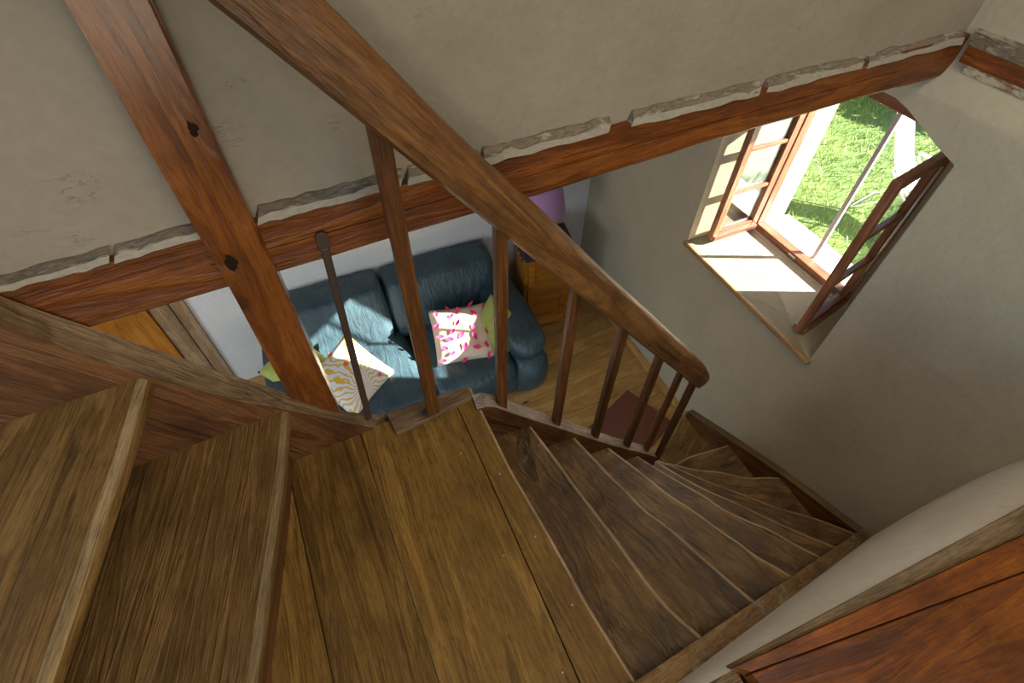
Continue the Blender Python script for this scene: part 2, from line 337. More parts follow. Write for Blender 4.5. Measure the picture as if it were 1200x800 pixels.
def prism(name, poly, z0, z1, mat, parent=None, fr=None, bevel=0.0, mats=None, topmat=None):
    """plan polygon extruded from z0 to z1 (z may be per-vertex lists)"""
    n = len(poly); zz0 = z0 if isinstance(z0, (list, tuple)) else [z0]*n; zz1 = z1 if isinstance(z1, (list, tuple)) else [z1]*n
    vs = [(p[0], p[1], zz0[i]) for i, p in enumerate(poly)] + [(p[0], p[1], zz1[i]) for i, p in enumerate(poly)]
    fs = [tuple(reversed(range(n))), tuple(range(n, 2*n))] + [(i, (i+1) % n, n+(i+1) % n, n+i) for i in range(n)]
    fm = None
    if topmat is not None: mats = [mat, topmat]; fm = [0, 1]+[0]*n
    return obj(name, vs, fs, mat, parent, fr, bevel=bevel, mats=mats, fm=fm)
def tube(name, pts, rad, mat, parent=None, n=8, smooth=True):
    vs, fs = [], []; pts = [Vector(p) for p in pts]
    for i, p in enumerate(pts):
        d = (pts[min(i+1, len(pts)-1)]-pts[max(i-1, 0)]).normalized()
        a = d.cross(Vector((0.3, 0.2, 0.93))); a = a.normalized() if a.length > 1e-3 else Vector((1, 0, 0)); b = d.cross(a)
        r = rad[i] if isinstance(rad, (list, tuple)) else rad
        for k in range(n): vs.append(p + a*(r*cos(2*pi*k/n)) + b*(r*sin(2*pi*k/n)))
    for i in range(len(pts)-1):
        for k in range(n): fs.append((i*n+k, i*n+(k+1) % n, (i+1)*n+(k+1) % n, (i+1)*n+k))
    fs += [tuple(reversed(range(n))), tuple((len(pts)-1)*n+k for k in range(n))]
    return obj(name, vs, fs, mat, parent, None, smooth)
def lathe(name, prof, fr, mat, parent=None, n=32, smooth=True):
    vs, fs = [], []
    for r, z in prof:
        for k in range(n): vs.append(fr @ Vector((r*cos(2*pi*k/n), r*sin(2*pi*k/n), z)))
    for i in range(len(prof)-1):
        for k in range(n): fs.append((i*n+k, i*n+(k+1) % n, (i+1)*n+(k+1) % n, (i+1)*n+k))
    if prof[0][0] > 1e-4: fs.append(tuple(reversed(range(n))))
    if prof[-1][0] > 1e-4: fs.append(tuple((len(prof)-1)*n+k for k in range(n)))
    return obj(name, vs, fs, mat, parent, fr, smooth)
def cushion(name, fr, c, s, mat, parent=None, e=0.45, cuts=9, puff=None):
    """rounded upholstery block: superellipsoid-like box, centre c, size s"""
    bm = bmesh.new(); bmesh.ops.create_cube(bm, size=2.0); bmesh.ops.subdivide_edges(bm, edges=bm.edges, cuts=cuts, use_grid_fill=True)
    for v in bm.verts:
        p = v.co.copy(); nrm = p.normalized(); k = max(abs(p.x), abs(p.y), abs(p.z))
        q = p*(1-e) + Vector((p.x*sqrt(max(0, 1-p.y*p.y/2-p.z*p.z/2+p.y*p.y*p.z*p.z/3)), p.y*sqrt(max(0, 1-p.z*p.z/2-p.x*p.x/2+p.z*p.z*p.x*p.x/3)), p.z*sqrt(max(0, 1-p.x*p.x/2-p.y*p.y/2+p.x*p.x*p.y*p.y/3))))*e
        v.co = Vector((c[0]+q.x*s[0]/2, c[1]+q.y*s[1]/2, c[2]+q.z*s[2]/2))
        if puff: v.co += puff(p)
    me = bpy.data.meshes.new(name); bm.to_mesh(me); bm.free(); me.materials.append(mat)
    for p in me.polygons: p.use_smooth = True
    o = bpy.data.objects.new(name, me); C.objects.link(o); o.matrix_world = fr
    if parent is not None: o.parent = parent; o.matrix_parent_inverse = parent.matrix_basis.inverted()
    return o

# ------------------------------------------------------------------ key levels (relative to the camera) and plan lines
ZF = -3.62; ZL = -1.5; RISE = 0.225; ZU2 = -1.24; ZU1 = -0.945
YA = 1.03                                   # front of the timber wall
B0 = Vector((2.253, 0, 0)); BD = Vector((0.06, 1.0, 0)).normalized(); BN = Vector((BD.y, -BD.x, 0))   # right wall: origin, along, outward
FB = Matrix.Identity(4)
for i in range(3): FB[i][0], FB[i][1], FB[i][2], FB[i][3] = BD[i], -BN[i], (0, 0, 1)[i], B0[i]
# FB local: x along the wall, y into the room, z height (absolute)
def onB(x, y, dep=0.0):
    o = B0 + BN*dep; p = onp(x, y, (o.x, o.y), (o.x+BD.x, o.y+BD.y)); q = FB.inverted() @ p; return q.x, q.z
def Bp(u, z, dep=0.0): return FB @ Vector((u, -dep, z))
cornBD = onp(686, 250, (B0.x, B0.y), (B0.x+BD.x, B0.y+BD.y)); dl = atz(303, 440, ZF)
D0 = Vector((cornBD.x, cornBD.y, 0)); DD = Vector((D0.x-dl.x, D0.y-dl.y, 0)).normalized(); DN = Vector((-DD.y, DD.x, 0))
# DD runs left to right along the far wall, DN points out of the room

# ------------------------------------------------------------------ structure: floor
fl = struct(obj('floor', [(-2.6, -0.2, -0.04), (3.2, -0.2, -0.04), (3.2, 4.2, -0.04), (-2.6, 4.2, -0.04), (-2.6, -0.2, -0.09), (3.2, -0.2, -0.09), (3.2, 4.2, -0.09), (-2.6, 4.2, -0.09)],
    [(0,1,2,3),(7,6,5,4),(0,4,5,1),(1,5,6,2),(2,6,7,3),(3,7,4,0)], M['floor']))
pd = 0.138; y = 0.9; k = 0
pang = Matrix.Rotation(radians(-2.0), 4, 'Z')
while y < 3.45:
    xs = [-2.44, random.uniform(-0.6, 0.6), 2.42] if k % 2 else [-2.44, random.uniform(1.0, 1.7), 2.42]
    for a, b in zip(xs[:-1], xs[1:]):
        box('plank', Matrix.Translation(((a+b)/2, y+pd/2, 0)), -(b-a)/2+0.001, (b-a)/2-0.001, -pd/2+0.0012, pd/2-0.0012, -0.04, random.uniform(-0.0015, 0.0), M['floor'], fl, bevel=0.0015, bseg=1)
    y += pd; k += 1

# right wall with the window opening
ZS = -2.225                                 # window board height
U0, _ = onB(949, 421); U1, _ = onB(806, 280)
arch = [onB(1112, 190), onB(1096, 169), onB(1063, 127), onB(1042, 108)]
spring = arch[0][1]
hole = [(U0, RZ(ZS)), (U1, RZ(ZS))]
apex_z = arch[-1][1]+0.02; mid = (U0+U1)/2
rightarc = [(U0, spring)] + [(a[0], a[1]) for a in arch[1:]]
leftarc = [(2*mid-u, z) for u, z in rightarc]
hole = [(U0, RZ(ZS))] + rightarc + [(mid, apex_z)] + list(reversed(leftarc)) + [(U1, RZ(ZS))]
ZT = apex_z + 0.02
UA, UZ = -3.2, (FB.inverted() @ D0).x + 0.3
TH = 0.82
def wall_right():
    bm = bmesh.new()
    outer = [(UA, -0.1), (UZ, -0.1), (UZ, ZT), (UA, ZT)]
    def ring(pts, dep): return [bm.verts.new(Bp(u, z, dep)) for u, z in pts]
    def filled(dep, hs):
        a = ring(outer, dep); h = ring(hs, dep)
        es = [bm.edges.new((a[i], a[(i+1) % 4])) for i in range(4)] + [bm.edges.new((h[i], h[(i+1) % len(h)])) for i in range(len(h))]
        bmesh.ops.triangle_fill(bm, edges=es, use_beauty=True)
        return a, h
    # the recess narrows to the frame, then a white outer reveal
    a, h = filled(0, hole)
    mid_hole = [(u, z) for u, z in hole]
    h2 = ring(mid_hole, 0.50)
    for i in range(len(h)): bm.faces.new((h[i], h[(i+1) % len(h)], h2[(i+1) % len(h)], h2[i]))
    h3 = ring([(min(max(u, FU0), FU1), min(max(z, RZ(ZS)), FZ1)) for u, z in mid_hole], 0.50)
    for i in range(len(h)):
        q = (h2[i], h2[(i+1) % len(h)], h3[(i+1) % len(h)], h3[i])
        if len({tuple(round(c, 4) for c in v.co) for v in q}) >= 3: bm.faces.new(q)
    h4 = ring([(min(max(u, FU0), FU1), min(max(z, RZ(ZS)), FZ1)) for u, z in mid_hole], TH)
    for i in range(len(h)): 
        f = bm.faces.new((h3[i], h3[(i+1) % len(h)], h4[(i+1) % len(h)], h4[i])); f.material_index = 1
    # shoulder up to the thinner wall above
    sh = [(ZT, 0.0), (ZT+0.012, 0.002), (ZT+0.025, 0.009), (ZT+0.045, 0.025), (ZT+0.065, 0.045), (RZ(-0.78), 0.068), (RZ(-0.765), 0.074), (RZ(-0.75), 0.076), (RZ(2.15), 0.076), (RZ(2.15), TH), (-0.1, TH)]
    rows = [[bm.verts.new(Bp(UA, z, d)), bm.verts.new(Bp(UZ, z, d))] for z, d in sh]
    for r0, r1 in zip(rows[:-1], rows[1:-0] if False else rows[1:-1]): bm.faces.new((r0[0], r0[1], r1[1], r1[0]))
    # outside face, with the same opening
    outer2 = [(UA, -0.1), (UZ, -0.1), (UZ, RZ(2.15)), (UA, RZ(2.15))]
    hs = [(FU0, RZ(ZS)), (FU0, FZ1), (FU1, FZ1), (FU1, RZ(ZS))]
    a2 = ring(outer2, TH); hh = ring(hs, TH)
    es = [bm.edges.new((a2[i], a2[(i+1) % 4])) for i in range(4)] + [bm.edges.new((hh[i], hh[(i+1) % 4])) for i in range(4)]
    bmesh.ops.triangle_fill(bm, edges=es, use_beauty=True)
    bmesh.ops.remove_doubles(bm, verts=bm.verts, dist=1e-5)
    bmesh.ops.recalc_face_normals(bm, faces=bm.faces)
    me = bpy.data.meshes.new('wall_right'); bm.to_mesh(me); bm.free()
    me.materials.append(M['wallB']); me.materials.append(M['white'])
    for p in me.polygons: p.use_smooth = True
    me.set_sharp_from_angle(angle=radians(35))
    o = bpy.data.objects.new('wall_right', me); C.objects.link(o); return struct(o)
# frame extents from the hinge feet seen on the window board
fi = FB.inverted()
hR = fi @ atz(995, 353, ZS); hL = fi @ atz(891, 264, ZS)
FU0, FU1 = hR.x-0.02, hL.x+0.03
FZ1 = RZ(-1.13)
FD = 0.52                                   # depth of the frame in the recess
print('window', U0, U1, hole, 'frame', FU0, FU1, -hR.y, -hL.y)
wall_right()

# far wall, left wall, ceiling of the living room
def slab(name, pts, thick, nrm, mat):
    n = Vector(nrm).normalized()*thick; k = len(pts); vs = [Vector(p) for p in pts]; vs += [v+n for v in vs]
    fs = [tuple(range(k)), tuple(reversed(range(k, 2*k)))] + [(i, k+i, k+(i+1) % k, (i+1) % k) for i in range(k)]
    return struct(obj(name, vs, fs, mat))
e0 = D0 - DD*4.2; e1 = D0 + DD*0.2
slab('wall_back', [(e0.x, e0.y, -0.05), (e1.x, e1.y, -0.05), (e1.x, e1.y, RZ(-0.7)), (e0.x, e0.y, RZ(-0.7))], 0.2, DN, M['white'])
slab('ceiling_upper', [(-3.0, -3.2, RZ(2.15)), (2.6, -3.2, RZ(2.15)), (2.6, YA+0.1, RZ(2.15)), (-3.0, YA+0.1, RZ(2.15))], 0.1, (0, 0, 1), M['plaster'])
slab('wall_left', [(-2.45, YA+0.14, -0.05), (-2.45, 3.6, -0.05), (-2.45, 3.6, RZ(-0.7)), (-2.45, YA+0.14, RZ(-0.7))], 0.1, (-1, 0, 0), M['white'])
slab('ceiling', [(-2.4, YA+0.14, RZ(-0.72)), (2.7, YA+0.14, RZ(-0.72)), (2.7, 3.6, RZ(-0.72)), (-2.4, 3.6, RZ(-0.72))], 0.12, (0, 0, 1), M['white'])
# timber wall: plaster above the beam
slab('wall_front', [(-2.4, YA+0.022, RZ(-0.69)), (2.62, YA+0.022, RZ(-0.69)), (2.62, YA+0.022, RZ(2.15)), (-2.4, YA+0.022, RZ(2.15))], 0.11, (0, 1, 0), M['plaster'])
wf = bpy.data.objects['wall_front']
# flaking lips of plaster along the top of the beam
def lip(px0, px1, dz=0.0, th=0.016):
    n = max(3, int((px1-px0)/14)); vs, fs, fm = [], [], []
    def top(x): return 322 + (35-322)*(x/1130.0) - 6*sin(pi*min(1, max(0, x/1130)))
    def bot(x): return 343 + (50-343)*(x/1130.0) - 3*sin(pi*min(1, max(0, x/1130)))
    for i in range(n+1):
        x = px0+(px1-px0)*i/n
        jt = random.uniform(-1.6, 1.6); jb = random.uniform(-1.6, 1.6)
        a = atY(x, top(x)+jt+dz, YA+0.02); b = atY(x, bot(x)+jb+1.5, YA-0.008)
        q = a.lerp(b, 0.45+0.12*random.uniform(-1, 1))
        vs += [(a.x, YA+0.03, a.z), (a.x, YA+0.016, a.z-0.002), (q.x, YA-0.001+random.uniform(-.002, .002), q.z), (b.x, YA-0.006, b.z), (b.x, YA+0.03, b.z)]
    for i in range(n):
        for k in range(5): fs.append((i*5+k, i*5+(k+1) % 5, i*5+5+(k+1) % 5, i*5+5+k)); fm.append(1 if k == 2 else 0)
    fs += [(4,3,2,1,0), tuple(n*5+k for k in range(5))]; fm += [0, 0]
    obj('plaster_lip', vs, fs, M['flake'], wf, mats=[M['flake'], M['flake2']], fm=fm)
for a, b in ((-40, 128), (134, 236), (302, 470), (478, 560), (566, 714), (741, 890), (899, 1010), (1016, 1128)): lip(a, b)
struct(wf)

# the wall beside the winding flight leans back up to the ledge
CS0, CS1 = Vector((0.36, 0.0, RZ(ZL)+0.03)), Vector((2.24, 0.0, RZ(-2.85)+0.03))     # top line of the string on this side
ZLE = -1.35
l0, l1 = atz(857, 777, ZLE), atz(1200, 592, ZLE); ld = (l1-l0).normalized()
def wall_near():
    vs, fs = [], []; n = 24; mrows = 14
    for i in range(n+1):
        t = i/n; x = 0.30 + (2.27-0.30)*t
        zb = CS0.z + (x-CS0.x)/(CS1.x-CS0.x)*(CS1.z-CS0.z) - 0.30; k = (x-l0.x)/ld.x
        yt = l0.y + ld.y*k - 0.012; zt = RZ(ZLE)-0.01
        zs = zb+0.28
        for j in range(mrows+1):
            if j == 0: vs.append((x, -0.052, zb)); continue
            s = (j-1)/(mrows-1)
            vs.append((x, -0.052 + (yt+0.052)*(0.12*s+0.88*s**4), zs + (zt-zs)*s))
    for i in range(n):
        for j in range(mrows): a = i*(mrows+1)+j; fs.append((a, a+mrows+1, a+mrows+2, a+1))
    return struct(obj('wall_near', vs, fs, M['limewash'], smooth=True))
wall_near()

# skirting along the right wall and the far wall
struct(box('baseboard_right', FB, 1.42, (fi @ D0).x-0.01, 0.0, 0.022, 0.0, 0.085, M['floor'], bevel=0.006))
fD = Matrix.Identity(4)
for i in range(3): fD[i][0], fD[i][1], fD[i][2], fD[i][3] = DD[i], DN[i], (0, 0, 1)[i], D0[i]
struct(box('baseboard_back', fD, -3.02, -0.03, -0.018, -0.001, 0.0, 0.06, M['floor'], bevel=0.005))

# ------------------------------------------------------------------ window
win = struct(bpy.data.objects.new('window_1', None)); C.objects.link(win); win.matrix_basis = FB @ Matrix.Translation(((U0+U1)/2, -FD, RZ(ZS)))
def wbox(name, u0, u1, d0, d1, z0, z1, mat, parent=win, bevel=0.004):
    fr = FB @ Matrix.Translation((u0, -d1, z0))
    L = (u1-u0, d1-d0, z1-z0)
    if L[2] > L[0] and L[2] > L[1]:          # grain runs up
        fr = frame(Bp(u0, z0, d1), (0, 0, 1), up=BD); vs = []
    vs = [Bp(u, z, d) for z in (z0, z1) for u, d in ((u0, d0), (u1, d0), (u1, d1), (u0, d1))]
    return obj(name, vs, BOXF, mat, parent, fr, bevel=bevel)
wbox('window_board', U0-0.012, U1+0.015, -0.022, FD+0.02, RZ(ZS)-0.035, RZ(ZS), M['sill'], bevel=0.008)
wbox('frame_rail', FU0, FU1, FD, FD+0.07, RZ(ZS), RZ(ZS)+0.045, M['casement'])
wbox('weather_bar', FU0+0.02, FU1-0.02, FD+0.072, FD+0.098, RZ(ZS)-0.005, RZ(ZS)+0.025, M['casement'])
wbox('frame_rail', FU0, FU1, FD, FD+0.07, FZ1-0.06, FZ1, M['casement'])
for u in (FU0, FU1-0.045): wbox('frame_stile', u, u+0.045, FD+0.001, FD+0.069, RZ(ZS)+0.045, FZ1-0.06, M['casement'])
wbox('outer_sill', FU0, FU1, FD+0.10, TH+0.05, RZ(ZS)-0.05, RZ(ZS)-0.004, M['paintwhite'])
bf = fi @ atz(953, 302, ZS)
wbox('guard_bar', bf.x-0.013, bf.x+0.013, FD+0.14, FD+0.166, RZ(ZS)-0.004, FZ1, M['greybar'])
def catch(u):
    wbox('latch', u-0.03, u+0.03, FD-0.012, FD-0.001, RZ(ZS)+0.018, RZ(ZS)+0.034, M['steel'], bevel=0.003)
catch(bf.x+0.05)
def casement(hinge, free, side, z0, z1, panes):
    """hinge, free: plan points of the leaf's two ends; a sash of stiles, rails, muntins and panes"""
    h, f = Vector((hinge[0], hinge[1], 0)), Vector((free[0], free[1], 0)); wdt = (f-h).length
    fr = frame((h.x, h.y, z0), f-h); H = z1-z0; sw = 0.052; th = 0.042
    def stick(name, x0, x1, z0_, z1_, t=th, mat=M['casement'], par=None):
        up = (z1_-z0_) > (x1-x0)
        vs = [fr @ Vector((x, y, z)) for z in (z0_, z1_) for x, y in ((x0, -t/2), (x1, -t/2), (x1, t/2), (x0, t/2))]
        g = frame(vs[0], (0, 0, 1), f-h) if up else frame(vs[0], f-h)
        return obj(name, vs, BOXF, mat, par or leaf, g, bevel=0.005)
    leaf = stick('casement', 0, sw, 0, H, par=win)      # hinge stile carries the rest of the sash
    stick('stile', wdt-sw, wdt, 0, H); stick('rail', sw, wdt-sw, 0, sw*1.25, th*0.96); stick('rail', sw, wdt-sw, H-sw, H, th*0.96)
    y0 = sw*1.25; y1 = H-sw; ph = (y1-y0-(panes-1)*0.026)/panes
    for i in range(panes):
        a = y0+i*(ph+0.026)
        stick('pane', sw-0.004, wdt-sw+0.004, a-0.004, a+ph+0.004, 0.004, M['glass'])
        if i: stick('muntin', sw, wdt-sw, a-0.026, a, th*0.8)
    stick('drip_board', wdt*0.02, wdt*0.98, 0.0, 0.03, th+0.035)
    return leaf, fr, wdt, H
p1 = atz(934, 388, ZS+0.03); p0 = Bp(FU0+0.035, 0, FD-0.02)
leafR, frR, wR, hRt = casement((p0.x, p0.y), (p1.x, p1.y), 1, RZ(ZS)+0.03, RZ(-1.22), 3)
q1 = atz(831, 279, ZS+0.035); q0 = Bp(FU1-0.03, 0, FD-0.02)
leafL, frL, wL, hLt = casement((q0.x, q0.y), (q1.x, q1.y), -1, RZ(ZS)+0.03, RZ(-1.22), 3)
def rod(fr, x, y, z0, z1): return tube('bolt_rod', [fr @ Vector((x, y, z0)), fr @ Vector((x, y, z1))], 0.007, M['steel'], win)
rod(frR, 0.055, -0.034 if False else 0.030, 0.12, hRt-0.05)
tube('sash_handle', [frR @ Vector((wR*0.16, -0.02, 0.09)), frR @ Vector((wR*0.16, -0.055, 0.10)), frR @ Vector((wR*0.30, -0.06, 0.14))], 0.007, M['steel'], win)

# ------------------------------------------------------------------ beams, post
def beam_front():
    n = 40; vs, fs = [], []
    for i in range(n+1):
        x = -2.3 + (2.40+2.3)*i/n
        zb = RZ(-0.8175) + 0.007*mnoise.noise(Vector((x*1.7, 0, 3))) + 0.004*mnoise.noise(Vector((x*6, 0, 1))); zt = RZ(-0.676)
        if 0.5 < x < 2.2: zb += 0.010*sin(pi*(x-0.5)/1.7)
        jf = 0.004*mnoise.noise(Vector((x*4, 2, 0)))
        for y_, z_ in ((YA+jf+0.006, zb), (YA+jf, zb+0.008), (YA+jf+0.001, (zb+zt)/2+0.0015), (YA+jf+0.010, (zb+zt)/2), (YA+jf+0.001, (zb+zt)/2-0.0015), (YA+jf, zt), (YA+0.13, zt), (YA+0.13, zb)):
            vs.append((x, y_, z_))
    # order: keep the drying crack as a thin groove half way up
    for i in range(n):
        o = i*8
        seq = [0, 1, 4, 3, 2, 5, 6, 7] if -0.2 < -2.3+4.76*i/n < 2.1 else [0, 1, 4, 2, 5, 6, 7]
        for a, b in zip(seq, seq[1:]+seq[:1]): fs.append((o+a, o+b, o+8+b, o+8+a))
    fs += [(0, 7, 6, 5, 1), tuple(n*8+k for k in (0, 1, 5, 6, 7))]
    o = obj('timber_beam', vs, fs, M['beam'], None, frame((0, YA, RZ(-0.75)), (1, 0, 0)))
    return tag(o, 'long reddish-brown timber beam with a drying crack, under the flaking plaster edge', 'beam')
beam_front()
pz0 = RZ(-1.40)
pl_, pr_ = -0.172, -0.067
n = 30; vs, fs = [], []
for i in range(n+1):
    z = pz0-0.02 + (1.6+1.42)*i/n
    jl = 0.004*mnoise.noise(Vector((z*3, 7, 0)))
    zz = z
    vs += [(pl_+jl, YA-0.018, zz), (pr_+jl*0.6-0.006, YA-0.018, zz), (pr_+jl*0.6, YA-0.010, zz), (pr_, YA+0.10, zz), (pl_, YA+0.10, zz)]
for i in range(n):
    for k in range(5): fs.append((i*5+k, i*5+(k+1) % 5, i*5+5+(k+1) % 5, i*5+5+k))
fs += [(4,3,2,1,0), tuple(n*5+k for k in range(5))]
pst = thing('timber_post', 'upright varnished timber post with a dark knot, crossing the beam', 'post', ((pl_+pr_)/2, YA+0.04, pz0))
obj('shaft', vs, fs, M['post'], pst, frame((pl_, YA, pz0), (0, 0, 1), (1, 0, 0)))
def knot(c, n_, rx, rz, parent, up=(0, 0, 1)):
    fr = frame(c, Vector(up).cross(Vector(n_)), n_)
    vs = [fr @ Vector((0, 0, 0.0004))]; k = 14
    for s, h in ((0.55, 0.0012), (1.0, 0.0003)):
        for i in range(k):
            a = 2*pi*i/k; j = 1+0.3*random.uniform(-1, 1); vs.append(fr @ Vector((rx*s*j*cos(a), rz*s*j*sin(a), h)))
    fs = [(0, 1+i, 1+(i+1) % k) for i in range(k)] + [(1+i, 1+k+i, 1+k+(i+1) % k, 1+(i+1) % k) for i in range(k)]
    return obj('knot', vs, fs, M['knot'], parent, None, True)
kp = atY(272, 309, YA-0.018); knot((kp.x, YA-0.0185, kp.z), (0, -1, 0), 0.011, 0.022, pst)
kp = atY(226, 152, YA-0.018); knot((kp.x, YA-0.0185, kp.z), (0, -1, 0), 0.008, 0.014, pst)

# beam along the right wall
bb = thing('wall_beam', 'short dark red beam with a flaking painted lower edge, pale from painted-in window light, on the upper right wall', 'beam', Bp(-0.5, RZ(-0.76), 0.07))
def bstrip(name, prof, mat, u0, u1):
    vs = [Bp(u, z, d) for u in (u0, u1) for d, z in prof]; k = len(prof)
    fs = [(i, (i+1) % k, k+(i+1) % k, k+i) for i in range(k)] + [tuple(reversed(range(k))), tuple(range(k, 2*k))]
    return obj(name, vs, fs, mat, bb, frame(Bp(u0, RZ(-0.74), 0.13), BD))
bstrip('timber', [(0.052, RZ(-0.755)), (0.052, RZ(-0.702)), (0.20, RZ(-0.702)), (0.20, RZ(-0.755))], M['beam'], -2.6, YA-0.02)
bstrip('lit_painted_edge', [(0.051, RZ(-0.7552)), (0.20, RZ(-0.7552)), (0.20, RZ(-0.785)), (0.060, RZ(-0.785))], M['flakeb'], -2.6, YA-0.05)
struct(obj('trim_1', [Bp(u, z, d) for u in (-2.6, YA-0.01) for d, z in ((0.056, RZ(-0.702)), (0.060, RZ(-0.66)), (0.078, RZ(-0.65)), (0.078, RZ(-0.702)))],
    [(0,1,5,4),(1,2,6,5),(2,3,7,6),(3,0,4,7),(3,2,1,0),(4,5,6,7)], M['flake'], None, frame(Bp(0, RZ(-0.68), 0.13), BD)))

# ------------------------------------------------------------------ staircase
st = thing('staircase', 'worn winding wooden staircase with a plank landing and curved treads', 'staircase', (1.0, 0.45, 0.0))
def P2(px, z): return [atz(x, y, z) for x, y in px]
def resample(pts, n):
    L = [0]
    for a, b in zip(pts, pts[1:]): L.append(L[-1]+(b-a).length)
    out = []
    for i in range(n+1):
        d = L[-1]*i/n; k = 0
        while k < len(L)-2 and L[k+1] < d: k += 1
        t = (d-L[k])/max(1e-6, L[k+1]-L[k]); 
        # gentle cubic smoothing by averaging the neighbours
        out.append(pts[k].lerp(pts[k+1], t))
    for _ in range(1): out = [out[0]] + [(out[i-1]+out[i]*2+out[i+1])/4 for i in range(1, len(out)-1)] + [out[-1]]
    return out
def tread(name, nose, back, z, mat, edgemat, th=0.045, grain=None, parent=st, dip=0.004, rnd=0.017):
    """nose: worn front edge, back: hidden rear edge, both running the same way"""
    n = 26; A = resample(nose, n); Bk = resample(back, n); vs, fs, fm = [], [], []
    rows = 6
    for i in range(n+1):
        a, b = Vector((A[i].x, A[i].y, 0)), Vector((Bk[i].x, Bk[i].y, 0)); d = (b-a); dl_ = d.normalized()
        wear = dip*sin(pi*i/n)
        for x_, z_ in ((0.004, -th), (0.0, -th+0.006), (0.0, -rnd*1.05), (rnd*0.3, -rnd*0.32), (rnd, -0.0012)):
            p = a+dl_*x_; vs.append((p.x, p.y, RZ(z)+z_-wear*(1 if z_ > -th*0.8 else 0)))
        for j in range(1, rows+1):
            t = j/rows; p = a+dl_*rnd + (d-dl_*rnd)*t
            vs.append((p.x, p.y, RZ(z) - wear*(1-t)**2))
        p = b; vs.append((p.x, p.y, RZ(z)-th))
    k = 5+rows+1
    for i in range(n):
        for j in range(k):
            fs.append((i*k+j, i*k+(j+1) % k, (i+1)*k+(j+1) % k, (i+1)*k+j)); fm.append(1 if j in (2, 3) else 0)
    fs += [tuple(reversed(range(k))), tuple(n*k+j for j in range(k))]; fm += [0, 0]
    g = frame((A[0].x, A[0].y, RZ(z)), (Vector(A[-1])-Vector(A[0])) if grain is None else grain)
    o = obj(name, vs, fs, mat, parent, g, True, mats=[mat, edgemat], fm=fm)
    bpy.context.view_layer.objects.active = o
    me = o.data
    me.set_sharp_from_angle(angle=radians(38))
    return o
def riser(poly, z0, z1, setback=0.03, toward=None, mat=M['riser'], grain=None):
    A = resample(poly, 16); Bk = resample(toward, 16); vs, fs = [], []
    for i in range(17):
        d = (Bk[i]-A[i]); d.z = 0; d.normalize()
        for s in (setback, setback+0.022):
            p = A[i]+d*s; vs += [(p.x, p.y, RZ(z0)), (p.x, p.y, RZ(z1))]
    for i in range(16):
        o = i*4; p = o+4
        fs += [(o, p, p+1, o+1), (o+2, o+3, p+3, p+2), (o+1, p+1, p+3, o+3), (o, o+2, p+2, p)]
    fs += [(0, 1, 3, 2), (64, 66, 67, 65)]
    return obj('riser', vs, fs, mat, st, frame((A[0].x, A[0].y, RZ(z0)), A[-1]-A[0]))
NOSE = [
 [(553,455),(575,500),(601,552),(650,635),(691,710),(745.6,797)],
 [(622,496),(629,505),(651,533),(672.5,562),(702.5,601),(729,635),(755,672.5),(785,710),(825,745)],
 [(674,510),(680,517),(700,537),(717.5,556),(738,574),(758.7,597),(777,608),(800,627),(822.5,648),(860,681),(885,702)],
 [(712,521),(718,526),(740,542),(762.5,559),(786,578),(811,593),(832.5,609),(850,622),(870,634.7),(888,650),(904,658),(929,673.5)],
 [(745,531),(751,535),(777.5,551),(797.5,562.5),(830,581),(850,595),(870,604.7),(909,620.6),(935.6,637.5),(960,649.5)],
 [(760,532),(767,537),(792.5,552.5),(815,565),(835,575),(852.5,582),(870,589.5),(890,600),(907.5,608),(934,620.6),(978,638.5)],
 [(766,535),(770,537.5),(790,544),(815,556),(835,564),(859,572.5),(882,581),(904,590.5),(939,601),(960,606.5),(1004,624)],
 [(784,541),(791,543),(802.5,545.6),(820,549),(844,550.5),(865,556),(878,558.5),(894,557),(918,558.5)],
 [(785,546),(792.5,542.5),(800,538),(809,533),(827.5,527.5),(860,518)],
]
NP = [P2(n_, ZL-RISE*i) for i, n_ in enumerate(NOSE)]
for i_, p_ in enumerate(NP):                # house the outer ends in the string boards
    d_ = (p_[-1]-p_[-2]).normalized(); p_[-1] = p_[-1] + d_*(0.03 if i_ > 6 else min(0.06, max(0.0, (p_[-1].y+0.03)/max(0.2, -d_.y))))
for i in range(1, 9):
    z = ZL-RISE*i
    # the tread runs back under the riser of the step above
    up = NP[i-1]; cen = NP[i]
    bk = []
    A = resample(NP[i], 10); Up = resample(up, 10)
    for a, b in zip(A, Up):
        d = Vector((b.x-a.x, b.y-a.y, 0)); q = Vector((b.x, b.y, 0)) + d.normalized()*0.055; bk.append(q)
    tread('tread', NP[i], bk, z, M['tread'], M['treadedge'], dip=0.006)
    riser(up, z, ZL-RISE*(i-1)-0.044, 0.022, bk)
# bottom step on the living-room floor
zb9 = ZL-RISE*9
b9 = [atz(778, 541, zb9), atz(792, 543, zb9), atz(815, 531, zb9), atz(866, 516, zb9)]
e9 = [atz(773, 532, zb9), atz(784, 513, zb9), atz(796, 492, zb9), atz(806, 477, zb9)]
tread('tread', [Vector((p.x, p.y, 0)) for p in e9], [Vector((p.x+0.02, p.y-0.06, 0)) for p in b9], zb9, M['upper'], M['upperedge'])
riser([Vector((p.x, p.y, 0)) for p in e9], ZF+0.002, zb9-0.044, 0.022, [Vector((p.x, p.y, 0)) for p in b9])
riser([Vector((p.x, p.y, 0)) for p in NP[8]], zb9, ZL-RISE*8-0.044, 0.022, [Vector((p.x, p.y-0.4, 0)) for p in NP[8]])

